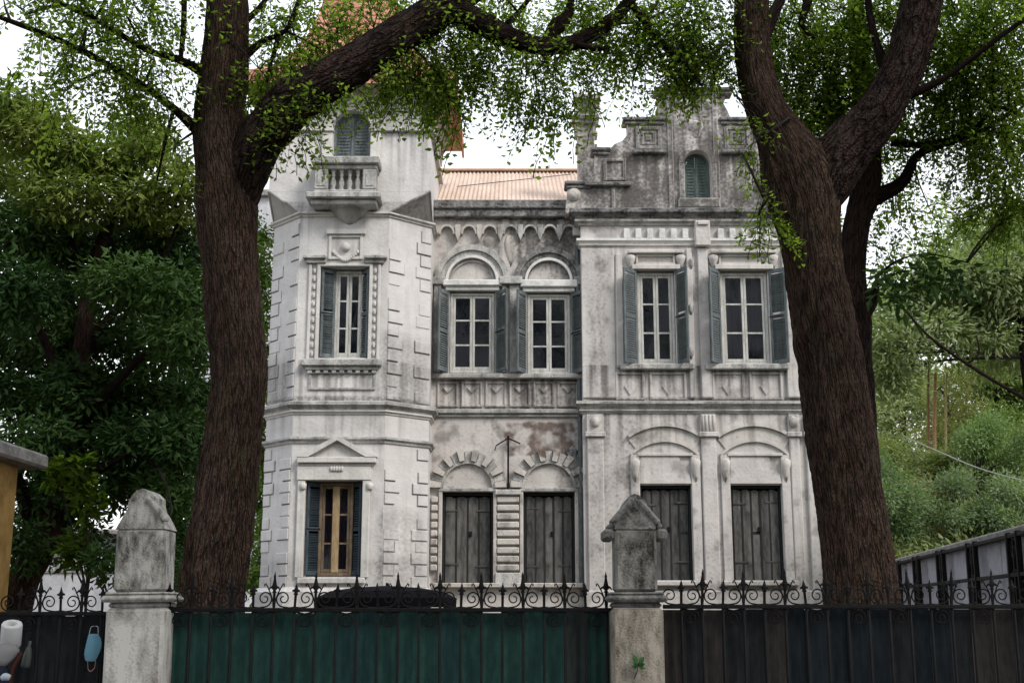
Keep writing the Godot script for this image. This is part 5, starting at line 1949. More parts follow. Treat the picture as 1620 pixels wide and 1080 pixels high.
# fills a crown: clusters are [centre, radii, count]; c0..c1 the range of leaf colours; shell pushes leaves to the outside
func crown(parent: Node3D, called: String, meshes: Array, material: Material, clusters: Array, c0: Color, c1: Color, size: Vector2, shell := 0.0, hang := 0.5) -> void:
	var tf := []
	var co := []
	for m in meshes:
		tf.append([])
		co.append(PackedColorArray())
	for c in clusters:
		var centre: Vector3 = c[0]
		var rad: Vector3 = c[1]
		var tint := rng.randf()
		for k in int(c[2]):
			var u := rand_unit()
			var rr := pow(rng.randf(), lerpf(0.5, 0.12, shell))
			var p := centre + Vector3(u.x * rad.x, u.y * rad.y, u.z * rad.z) * rr
			var fwd := Vector3(u.x + rng.randf_range(-0.6, 0.6), -hang + rng.randf_range(-0.45, 0.45), u.z + rng.randf_range(-0.6, 0.6)).normalized()
			var right := fwd.cross(Vector3(rng.randf_range(-0.3, 0.3), 1, rng.randf_range(-0.3, 0.3))).normalized()
			var b := Basis(right, fwd.cross(right) * -1.0, fwd).scaled(Vector3.ONE * 1.0)
			b = b.orthonormalized() * Basis.from_scale(Vector3.ONE * rng.randf_range(size.x, size.y))
			var q := rng.randi() % meshes.size()
			tf[q].append(Transform3D(b, p))
			var t := clampf(0.55 * tint + 0.45 * rng.randf() + rng.randf_range(-0.1, 0.1), 0, 1)
			co[q].append(c0.lerp(c1, t))
	for q in meshes.size():
		if tf[q].size():
			scatter(parent, called, meshes[q], material, tf[q], co[q])


# cluster given by photograph pixels, depth, radii in pixels, depth radius in metres and count
func blob(px: float, py: float, z: float, rx: float, ry: float, rz: float, n: int) -> Array:
	return [at(px, py, z), Vector3(size_at(rx, py, z), size_at(ry, py, z), rz), n]


func limb(parent: Node3D, called: String, pts: Array, sides: int, rough: float, m: Material, step := 0.06) -> void:
	var mb := MB.new(true)
	var path := spline(pts, step)
	var r: float = pts[0].w
	mb.tube(path, sides, maxf(1.0, roundf(r * 4.5)), 1.3, noise(5, 2.6, 3), rough, sides > 30)
	part(mb, called, m, parent)


# thin twigs from the limbs to the leaf clusters
func twigs(parent: Node3D, from: Array, clusters: Array, r := 0.02, every := 1) -> void:
	var mb := MB.new(true)
	var i := 0
	for c in clusters:
		i += 1
		if i % every:
			continue
		var best: Vector3 = from[0]
		for f in from:
			if f.distance_to(c[0]) < best.distance_to(c[0]):
				best = f
		var e: Vector3 = c[0]
		var mid := (best + e) / 2 + Vector3(rng.randf_range(-0.3, 0.3), rng.randf_range(0.0, 0.35), rng.randf_range(-0.3, 0.3))
		mb.tube(spline([Vector4(best.x, best.y, best.z, r), Vector4(mid.x, mid.y, mid.z, r * 0.7), Vector4(e.x, e.y, e.z, r * 0.3)], 0.2), 5)
		for k in 3:
			var o := e + Vector3(rand_unit() * c[1]) * 0.8
			var s := mid.lerp(e, rng.randf_range(0.2, 0.9))
			mb.tube(spline([Vector4(s.x, s.y, s.z, r * 0.4), Vector4((s.x + o.x) / 2, (s.y + o.y) / 2 + 0.08, (s.z + o.z) / 2, r * 0.3), Vector4(o.x, o.y, o.z, r * 0.15)], 0.2), 4)
	part(mb, "twigs", M.twig, parent, "stuff")


func build_near_trees() -> void:
	var sprays := [spray_mesh(15, 0.34, 0.062, 0.033, 1), spray_mesh(13, 0.28, 0.058, 0.032, 2), spray_mesh(17, 0.40, 0.060, 0.031, 3)]
	var dark := Color(0.095, 0.135, 0.045)
	var light := Color(0.29, 0.36, 0.115)
	# ---- left camphor
	var z := -12.0
	var base := at(335, 955, z)
	var L := thing("camphor_tree", "thick barked street tree whose long bough arches right over the tower", "tree", Vector3(base.x, 0, z), "large street trees behind the fence")
	var pts := [Vector4(base.x - 0.02, -0.1, z, 0.62), Vector4(base.x - 0.01, 0.35, z, 0.44), Vector4(base.x, 1.0, z, 0.36), node(333, 955, z, 106), node(348, 850, z, 105), node(367, 700, z, 90), node(378, 600, z, 88), node(370, 500, z, 87), node(363, 400, z, 91), node(357, 300, z, 94), node(345, 200, z, 78), node(356, 100, z, 72), node(361, 0, z, 66), node(362, -110, z, 60), node(350, -240, z + 0.3, 50), node(345, -420, z + 0.6, 36), node(350, -600, z + 0.8, 20)]
	limb(L, "trunk", pts, 110, 0.12, M.bark, 0.04)
	var bough := [node(372, 330, z, 60), node(392, 262, z + 0.05, 72), node(424, 205, z + 0.1, 78), node(480, 150, z + 0.15, 76), node(545, 112, z + 0.15, 66), node(605, 74, z + 0.1, 62), node(660, 36, z, 60), node(715, 2, z - 0.1, 54), node(790, -50, z - 0.3, 44), node(880, -120, z - 0.6, 34), node(980, -230, z - 0.8, 22)]
	limb(L, "bough", bough, 44, 0.14, M.bark_dark, 0.05)
	limb(L, "branch", [node(690, 14, z - 0.02, 40), node(735, 22, z - 0.1, 40), node(790, 52, z - 0.2, 36), node(848, 72, z - 0.3, 28), node(905, 68, z - 0.4, 24), node(960, 38, z - 0.5, 22), node(1000, -5, z - 0.6, 18), node(1050, -90, z - 0.7, 14)], 20, 0.14, M.bark_dark)
	limb(L, "branch", [node(862, 74, z - 0.3, 20), node(875, 48, z - 0.35, 22), node(886, 38, z - 0.4, 26), node(900, 20, z - 0.4, 14), node(905, -20, z - 0.4, 10)], 14, 0.15, M.bark_dark)
	var br := [
		[node(312, 205, z, 20), node(275, 172, z + 0.1, 13), node(225, 135, z + 0.2, 12), node(130, 80, z + 0.3, 10), node(60, 50, z + 0.4, 9), node(-20, 20, z + 0.5, 8)],
		[node(330, 120, z, 18), node(285, 95, z + 0.1, 12), node(230, 78, z + 0.2, 10), node(150, 30, z + 0.3, 9), node(60, -10, z + 0.3, 8)],
		[node(275, 172, z + 0.1, 7), node(262, 220, z + 0.15, 5), node(248, 285, z + 0.2, 3)],
		[node(285, 95, z + 0.1, 7), node(290, 40, z + 0.1, 9), node(291, -30, z + 0.1, 10)],
		[node(385, 90, z, 16), node(420, 62, z - 0.1, 9), node(452, 48, z - 0.1, 8), node(476, -10, z - 0.2, 7)],
		[node(440, 60, z - 0.1, 8), node(428, 100, z - 0.05, 6), node(422, 130, z, 4)],
		[node(380, 40, z, 14), node(410, 12, z - 0.1, 9), node(440, -30, z - 0.2, 8)],
		[node(830, 70, z - 0.28, 12), node(858, 82, z - 0.2, 8), node(868, 112, z - 0.1, 4)],
		[node(960, -60, z - 0.6, 14), node(1020, 36, z - 0.5, 11), node(1068, 88, z - 0.4, 9), node(1112, 136, z - 0.3, 4)],
		[node(905, 68, z - 0.4, 12), node(945, 78, z - 0.3, 9), node(962, 74, z - 0.3, 4)],
		[node(150, 30, z + 0.3, 7), node(100, 8, z + 0.35, 6), node(40, 22, z + 0.4, 4)],
		[node(790, 50, z - 0.2, 12), node(820, 20, z - 0.3, 9), node(850, -20, z - 0.4, 7)],
		[node(230, 78, z + 0.2, 6), node(200, 60, z + 0.2, 4), node(140, 70, z + 0.2, 3)],
	]
	for b in br:
		limb(L, "branch", b, 9, 0.12, M.bark_dark, 0.08)
	var cl := []
	for q in [
		[40, 20, -11.5, 90, 60, 0.7, 60], [150, 20, -11.6, 90, 70, 0.7, 90], [120, 95, -11.4, 60, 50, 0.6, 38], [90, 160, -11.4, 40, 45, 0.5, 18], [230, 60, -11.7, 70, 80, 0.6, 80], [260, 150, -11.7, 60, 60, 0.5, 40], [285, 230, -11.8, 30, 50, 0.3, 12], [195, 130, -11.6, 50, 60, 0.5, 26], [210, -40, -11.6, 110, 70, 0.9, 130],
		[430, 30, -12.2, 60, 70, 0.6, 70], [500, 30, -12.4, 60, 70, 0.6, 70], [420, 120, -12.0, 50, 40, 0.4, 60], [480, 100, -12.4, 60, 36, 0.4, 90], [580, 30, -12.4, 60, 60, 0.6, 48], [520, 90, -12.4, 40, 40, 0.4, 36],
		[450, 185, -11.8, 56, 42, 0.4, 34], [500, 140, -11.8, 70, 34, 0.35, 36], [470, 215, -11.8, 44, 22, 0.4, 8], [560, 135, -12.0, 60, 22, 0.4, 14], [625, 140, -12.1, 46, 26, 0.4, 16],
		[655, 100, -12.3, 56, 52, 0.5, 105], [690, 85, -12.5, 48, 48, 0.5, 64], [650, 125, -12.2, 44, 26, 0.4, 30], [700, 150, -12.3, 30, 36, 0.4, 30], [712, 185, -12.3, 16, 30, 0.3, 9], [740, 60, -12.4, 50, 55, 0.6, 50],
		[790, 10, -12.5, 80, 50, 0.7, 100], [800, 90, -12.5, 70, 46, 0.6, 52], [860, 105, -12.6, 66, 50, 0.6, 54], [830, 140, -12.4, 76, 36, 0.5, 36], [765, 120, -12.4, 44, 40, 0.4, 26], [875, 158, -12.5, 44, 30, 0.4, 24], [862, 182, -12.5, 34, 18, 0.3, 8], [905, 100, -12.6, 50, 40, 0.5, 28],
		[930, 140, -12.7, 24, 24, 0.4, 12], [960, 60, -12.8, 60, 44, 0.6, 34], [1000, 80, -12.9, 56, 40, 0.6, 22], [1020, 50, -12.8, 66, 50, 0.6, 60], [1085, 55, -12.6, 56, 50, 0.6, 100], [1095, 95, -12.6, 50, 26, 0.4, 60], [1070, 122, -12.7, 30, 20, 0.4, 30], [1000, 140, -12.9, 30, 20, 0.4, 4], [1140, 70, -12.6, 34, 50, 0.5, 30], [1145, 120, -12.6, 24, 14, 0.4, 8],
		[920, 10, -12.8, 90, 50, 0.7, 120], [1010, 0, -12.8, 80, 50, 0.7, 100], [1100, 0, -12.7, 70, 50, 0.7, 90], [700, 20, -12.3, 70, 34, 0.5, 66], [620, -10, -12.4, 70, 40, 0.7, 70],
	]:
		cl.append(blob(q[0], q[1], q[2], q[3], q[4], q[5], int(q[6] * 0.82)))
	var tips := []
	for b in [pts.slice(9), bough, br[0], br[1], br[4], br[8], br[9], br[11]]:
		for v in spline(b, 0.4):
			tips.append(Vector3(v.x, v.y, v.z))
	twigs(L, tips, cl, 0.016)
	# the rest of the crown, above and behind the street
	var high := []
	var tufts := [tuft_mesh(30, 0.42, 0.12, 0.06, 71, 0.4), tuft_mesh(26, 0.40, 0.11, 0.055, 72, 0.4)]
	for k in 70:
		var p := Vector3(rng.randf_range(-9, 1.5), rng.randf_range(0.4, 4.0), rng.randf_range(-15, -5))
		p.y += 2.6 - 0.53 * p.z
		high.append([p, Vector3(1.3, 0.8, 1.3), 10])
	for k in 60:
		high.append([Vector3(rng.randf_range(-11, 1.0), rng.randf_range(7.5, 11.0), rng.randf_range(-6, 6)), Vector3(1.5, 0.7, 1.5), 27])
	crown(L, "upper_crown", tufts, M.leaf, high, dark, light, Vector2(0.8, 1.3), 0.0, 0.4)
	crown(L, "crown", sprays, M.leaf, cl, dark, light, Vector2(0.85, 1.35), 0.0, 0.55)

	# ---- right camphor
	z = -12.5
	base = at(1362, 950, z)
	var R := thing("camphor_tree", "thick barked street tree that forks into a broad Y before the gabled wing", "tree", Vector3(base.x, 0, z), "large street trees behind the fence")
	pts = [Vector4(base.x + 0.02, -0.1, z, 0.68), Vector4(base.x + 0.01, 0.35, z, 0.46), Vector4(base.x, 1.0, z, 0.40), node(1362, 950, z, 120), node(1352, 850, z, 108), node(1333, 700, z, 106), node(1318, 600, z, 104), node(1301, 500, z, 100), node(1286, 400, z, 96), node(1275, 330, z, 108), node(1262, 275, z, 112), node(1240, 225, z, 86), node(1213, 170, z, 66), node(1194, 100, z, 58), node(1188, 30, z, 56), node(1190, -60, z, 50), node(1170, -200, z + 0.2, 40), node(1150, -400, z + 0.4, 24)]
	limb(R, "trunk", pts, 110, 0.12, M.bark, 0.04)
	var arm := [node(1288, 335, z, 60), node(1306, 290, z + 0.02, 84), node(1338, 240, z + 0.05, 84), node(1390, 180, z + 0.1, 72), node(1428, 110, z + 0.15, 66), node(1450, 40, z + 0.2, 66), node(1465, -30, z + 0.25, 62), node(1490, -140, z + 0.4, 48), node(1510, -300, z + 0.6, 30)]
	limb(R, "bough", arm, 52, 0.13, M.bark_dark, 0.05)
	var z2 := -13.6
	var stem := [Vector4(at(1350, 950, z2).x, 0.0, z2, 0.40), node(1350, 900, z2, 90), node(1352, 700, z2, 72), node(1352, 600, z2, 62), node(1352, 520, z2, 56), node(1348, 440, z2, 44), node(1355, 360, z2, 42), node(1368, 310, z2, 46), node(1374, 260, z2, 42), node(1368, 190, z2 - 0.1, 36), node(1360, 90, z2 - 0.2, 30), node(1350, -60, z2 - 0.3, 20)]
	limb(R, "second_stem", stem, 36, 0.13, M.bark_dark)
	limb(R, "branch", [node(1350, 520, z2, 30), node(1372, 480, z2, 30), node(1384, 462, z2, 18), node(1386, 445, z2, 8)], 16, 0.15, M.bark_dark)
	limb(R, "branch", [node(1372, 316, z2, 30), node(1398, 306, z2 + 0.05, 26), node(1430, 286, z2 + 0.1, 20), node(1448, 250, z2 + 0.1, 15), node(1480, 232, z2 + 0.2, 11), node(1535, 215, z2 + 0.2, 9), node(1600, 178, z2 + 0.3, 7)], 14, 0.13, M.bark_dark)
	var rb := [
		[node(1405, 120, z + 0.1, 20), node(1388, 70, z + 0.0, 14), node(1376, 20, z - 0.1, 11), node(1370, -40, z - 0.1, 9)],
		[node(1206, 60, z, 26), node(1225, 20, z - 0.1, 18), node(1245, -20, z - 0.2, 13)],
		[node(1290, -60, z, 16), node(1276, 10, z, 14), node(1268, 40, z, 10), node(1290, 60, z, 5)],
		[node(1410, 225, z2 + 0.1, 12), node(1470, 228, z2 + 0.2, 9), node(1540, 205, z2 + 0.3, 8), node(1575, 170, z2 + 0.4, 6), node(1610, 180, z2 + 0.4, 4)],
		[node(1440, 150, z + 0.1, 16), node(1500, 120, z + 0.2, 10), node(1580, 60, z + 0.4, 8), node(1650, 10, z + 0.5, 6)],
		[node(1386, 440, z2, 5), node(1420, 412, z2 + 0.2, 3), node(1470, 402, z2 + 0.4, 2.2), node(1530, 415, z2 + 0.5, 1.5)],
		[node(1225, 330, z + 0.2, 8), node(1212, 320, z + 0.3, 5), node(1200, 340, z + 0.35, 3)],
	]
	for b in rb:
		limb(R, "branch", b, 9, 0.12, M.bark_dark, 0.08)
	cl = []
	for q in [
		[1250, 40, -13.2, 50, 70, 0.7, 130], [1290, 110, -13.4, 55, 70, 0.7, 170], [1350, 60, -13.4, 60, 80, 0.8, 190], [1330, 150, -13.4, 55, 60, 0.6, 150], [1270, 180, -13.4, 40, 44, 0.5, 64], [1300, 205, -13.4, 34, 30, 0.4, 40], [1400, 30, -13.5, 60, 60, 0.8, 120], [1230, 110, -13.3, 30, 60, 0.5, 50], [1300, 0, -13.4, 90, 50, 0.9, 160],
		[1500, 40, -13.2, 70, 70, 0.9, 161], [1570, 60, -13.0, 80, 80, 0.9, 193], [1530, 130, -13.4, 80, 60, 0.8, 177], [1600, 150, -13.2, 60, 70, 0.8, 145], [1470, 150, -13.6, 50, 60, 0.6, 88], [1440, 210, -13.8, 60, 40, 0.6, 64], [1520, 200, -13.4, 70, 40, 0.7, 96], [1590, 230, -13.0, 60, 50, 0.7, 96], [1530, 260, -13.4, 50, 34, 0.6, 28], [1600, 290, -13.0, 50, 40, 0.6, 64], [1560, 320, -13.2, 40, 30, 0.5, 27], [1620, 330, -13.0, 40, 30, 0.5, 40], [1590, 0, -13.0, 100, 50, 1.0, 161], [1500, -20, -13.2, 100, 50, 1.0, 128],
		[1400, 130, -13.9, 40, 60, 0.5, 50], [1400, 260, -14.0, 40, 34, 0.4, 34], [1450, 300, -14.0, 60, 40, 0.5, 34], [1410, 340, -14.0, 36, 50, 0.4, 30], [1400, 400, -14.0, 26, 30, 0.4, 20], [1480, 350, -14.0, 50, 30, 0.5, 16], [1330, 320, -14.2, 20, 34, 0.3, 12],
		[1207, 320, -12.1, 20, 28, 0.25, 15], [1224, 352, -12.1, 14, 24, 0.2, 11], [1195, 285, -12.2, 16, 18, 0.2, 6], [1182, 235, -12.3, 20, 16, 0.25, 8], [1195, 190, -12.3, 20, 30, 0.3, 10],
	]:
		cl.append(blob(q[0], q[1], q[2], q[3], q[4], q[5], int(q[6] * 0.82)))
	tips = []
	for b in [pts.slice(11), arm, stem.slice(6), rb[0], rb[1], rb[3], rb[4], rb[5], rb[6]]:
		for v in spline(b, 0.4):
			tips.append(Vector3(v.x, v.y, v.z))
	twigs(R, tips, cl, 0.016)
	high = []
	for k in 70:
		var p := Vector3(rng.randf_range(0.5, 10), rng.randf_range(0.4, 4.0), rng.randf_range(-15, -5))
		p.y += 2.6 - 0.53 * p.z
		high.append([p, Vector3(1.3, 0.8, 1.3), 10])
	for k in 60:
		high.append([Vector3(rng.randf_range(-1.0, 11), rng.randf_range(7.5, 11.0), rng.randf_range(-6, 6)), Vector3(1.5, 0.7, 1.5), 27])
	crown(R, "upper_crown", tufts, M.leaf, high, dark, light, Vector2(0.8, 1.3), 0.0, 0.4)
	crown(R, "crown", sprays, M.leaf, cl, dark, light, Vector2(0.85, 1.35), 0.0, 0.55)
	# the low bough of larger drooping leaves by the second stem
	var big := [spray_mesh(9, 0.32, 0.17, 0.07, 21), spray_mesh(8, 0.28, 0.16, 0.065, 22)]
	var low := []
	for q in [[1415, 425, -13.2, 26, 18, 0.2, 6], [1450, 440, -13.1, 28, 30, 0.2, 7], [1490, 415, -13.1, 30, 18, 0.2, 6], [1522, 425, -13.0, 20, 14, 0.15, 4], [1418, 462, -13.1, 12, 18, 0.15, 3], [1445, 405, -13.1, 30, 12, 0.2, 4]]:
		low.append(blob(q[0], q[1], q[2], q[3], q[4], q[5], q[6]))
	crown(R, "low_bough_leaves", big, M.leaf_gloss, low, Color(0.025, 0.055, 0.018), Color(0.06, 0.11, 0.03), Vector2(0.8, 1.1), 0.0, 0.9)


func build_left_tree() -> void:
	# dense evergreen with glossy leaves; its crown is built of boughs, each a tilted cushion of leaves
	var z := -17.5
	var base := at(20, 960, z)
	var D := thing("evergreen_tree", "dense dark evergreen tree with a slanting trunk behind the yellow building", "tree", Vector3(base.x, 0, z))
	var pts := [Vector4(base.x - 0.35, -0.1, z, 0.5), node(22, 955, z, 60), node(55, 880, z, 50), node(88, 800, z, 44), node(110, 720, z, 38), node(125, 640, z, 34), node(130, 540, z, 28), node(150, 420, z, 22), node(190, 300, z, 14), node(210, 220, z, 8)]
	limb(D, "trunk", pts, 28, 0.12, M.bark, 0.08)
	var br := [
		[node(118, 680, z, 24), node(170, 620, z + 0.4, 16), node(230, 560, z + 0.8, 10), node(290, 540, z + 0.9, 6)],
		[node(125, 640, z, 24), node(80, 560, z + 0.3, 16), node(40, 470, z + 0.5, 11), node(10, 380, z + 0.5, 7)],
		[node(130, 560, z, 20), node(190, 480, z - 0.2, 13), node(250, 420, z, 8), node(290, 330, z, 5)],
		[node(140, 470, z, 16), node(110, 380, z + 0.2, 11), node(80, 290, z + 0.3, 7), node(60, 200, z + 0.3, 4)],
		[node(60, 870, z, 26), node(40, 800, z + 0.2, 22), node(20, 740, z + 0.3, 18), node(-20, 660, z + 0.3, 12)],
		[node(100, 770, z, 20), node(160, 740, z + 0.5, 12), node(210, 720, z + 0.8, 7), node(250, 740, z + 0.9, 4)],
	]
	for b in br:
		limb(D, "branch", b, 10, 0.12, M.bark_dark, 0.1)
	var tufts := [tuft_mesh(22, 0.27, 0.135, 0.062, 31, 0.5), tuft_mesh(20, 0.25, 0.12, 0.056, 32, 0.5), tuft_mesh(18, 0.24, 0.145, 0.06, 33, 0.6)]
	var cl := []
	var top := []
	# outline of the crown in the photograph: rows of boughs, thinner towards the top
	for q in [
		[20, 180, 60, 50, 0], [60, 210, 70, 50, 0], [110, 240, 60, 44, 0], [30, 270, 70, 60, 0], [100, 310, 70, 50, 0], [170, 260, 50, 40, 1], [215, 215, 50, 36, 1], [245, 240, 44, 40, 1], [290, 290, 36, 40, 1], [200, 310, 60, 44, 1], [260, 330, 50, 44, 1], [30, 370, 70, 56, 2], [100, 390, 60, 40, 2], [200, 380, 70, 40, 2], [280, 390, 44, 50, 2],
		[20, 460, 70, 50, 2], [80, 480, 60, 34, 2], [200, 450, 70, 40, 2], [270, 460, 60, 50, 2], [40, 540, 80, 46, 3], [130, 530, 60, 40, 3], [220, 540, 80, 44, 3], [290, 540, 50, 46, 3], [30, 620, 80, 50, 3], [120, 620, 60, 46, 3], [200, 620, 80, 46, 3], [280, 630, 50, 50, 3], [60, 700, 50, 46, 3], [150, 700, 60, 50, 3], [230, 700, 60, 50, 3], [290, 700, 40, 50, 3], [100, 780, 40, 46, 4], [170, 770, 40, 40, 4], [230, 760, 50, 40, 3], [280, 780, 40, 44, 3], [60, 790, 30, 50, 3], [40, 860, 22, 50, 3], [130, 830, 20, 26, 4], [270, 850, 30, 50, 3], [250, 900, 30, 40, 3], [150, 860, 18, 30, 4], [176, 900, 16, 30, 4],
	]:
		var dens: float = q[2] * q[3] / 90.0
		var c := blob(q[0], q[1], z + rng.randf_range(-1.2, 1.4), q[2], q[3] * 0.8, 0.75, int(dens * 2.1) + 6)
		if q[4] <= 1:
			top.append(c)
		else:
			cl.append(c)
		# a second, deeper cushion keeps the sky from showing through the lower crown
		if q[4] >= 2 and q[4] < 4:
			cl.append(blob(q[0] + 20, q[1] - 10, z - 1.9, q[2] * 1.15, q[3], 0.6, int(dens * 1.6)))
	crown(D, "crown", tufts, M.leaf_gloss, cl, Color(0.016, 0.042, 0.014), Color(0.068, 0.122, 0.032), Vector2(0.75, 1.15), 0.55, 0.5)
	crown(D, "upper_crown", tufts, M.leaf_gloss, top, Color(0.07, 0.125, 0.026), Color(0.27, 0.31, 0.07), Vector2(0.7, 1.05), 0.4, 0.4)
	var tips := []
	for b in br + [pts.slice(4)]:
		for v in spline(b, 0.5):
			tips.append(Vector3(v.x, v.y, v.z))
	twigs(D, tips, cl + top, 0.02, 2)
	# lower shrub of big yellow green leaves catching light beside the trunk, and the sapling at the fence
	var S := thing("shrub", "young shrub with bright yellow green leaves under the dark evergreen", "shrub", Vector3(at(140, 800, -16.2).x, 0, -16.2))
	var sc := []
	for q in [[88, 745, 18, 22], [130, 765, 20, 20], [142, 800, 20, 26], [128, 735, 16, 14], [126, 870, 16, 18], [108, 880, 14, 16]]:
		sc.append(blob(q[0], q[1], -16.2, q[2], q[3], 0.2, 9))
	var sm := MB.new(true)
	var b0 := at(135, 960, -16.2)
	for c in sc:
		var e: Vector3 = c[0]
		sm.tube(spline([Vector4(b0.x, 0, b0.z, 0.03), Vector4(b0.x, b0.y, b0.z, 0.02), Vector4((b0.x + e.x) / 2 + 0.05, (b0.y + e.y) / 2, b0.z, 0.014), Vector4(e.x, e.y, e.z, 0.006)], 0.2), 6)
	part(sm, "stem", M.twig, S)
	crown(S, "foliage", [tuft_mesh(12, 0.16, 0.17, 0.075, 41, 0.4)], M.leaf, sc, Color(0.07, 0.12, 0.03), Color(0.20, 0.25, 0.06), Vector2(0.7, 1.0), 0.2, 0.5)
	# bamboo green light behind the left trunk, between it and the tower
	var B := thing("hedge", "light green hedge in the gap between tree trunk and tower", "hedge", Vector3(at(420, 600, -30).x, 0, -30.5))
	var hc := []
	for k in 26:
		hc.append(blob(rng.randf_range(385, 428), 350 + k * 23, -30.5 + rng.randf_range(-0.5, 0.5), 26, 22, 0.5, 26))
	crown(B, "foliage", [tuft_mesh(16, 0.25, 0.16, 0.07, 42, 0.4)], M.leaf_far, hc, Color(0.08, 0.15, 0.03), Color(0.20, 0.28, 0.06), Vector2(0.7, 1.1), 0.2, 0.4)


func far_tree(label: String, px: float, foot: float, z: float, trunk_w: float, blobs: Array, c0: Color, c1: Color, meshes: Array, trunk_col: Material, lean := 0.0) -> void:
	var base := at(px, foot, z)
	var o := thing("background_tree", label, "tree", Vector3(base.x, 0, z), "pale trees beyond the garden wall")
	var topy: float = blobs[0][1]
	for b in blobs:
		topy = minf(topy, b[1])
	var pts := [Vector4(base.x, -0.1, z, size_at(trunk_w, foot, z) * 0.7), Vector4(base.x, base.y, z, size_at(trunk_w, foot, z) / 2), node(px + lean * 0.5, (foot + topy) / 2, z, trunk_w * 0.75), node(px + lean, topy + 20, z, trunk_w * 0.3)]
	limb(o, "trunk", pts, 12, 0.1, trunk_col, 0.3)
	var cl := []
	var tips := []
	for v in spline(pts, 0.8):
		tips.append(Vector3(v.x, v.y, v.z))
	for b in blobs:
		cl.append(blob(b[0], b[1], z + rng.randf_range(-1.5, 1.5), b[2], b[3], 1.4, int(b[4] * 1.5)))
	twigs(o, tips, cl, 0.05)
	crown(o, "crown", meshes, M.leaf_far, cl, c0, c1, Vector2(0.7, 1.25), 0.1, 0.3)


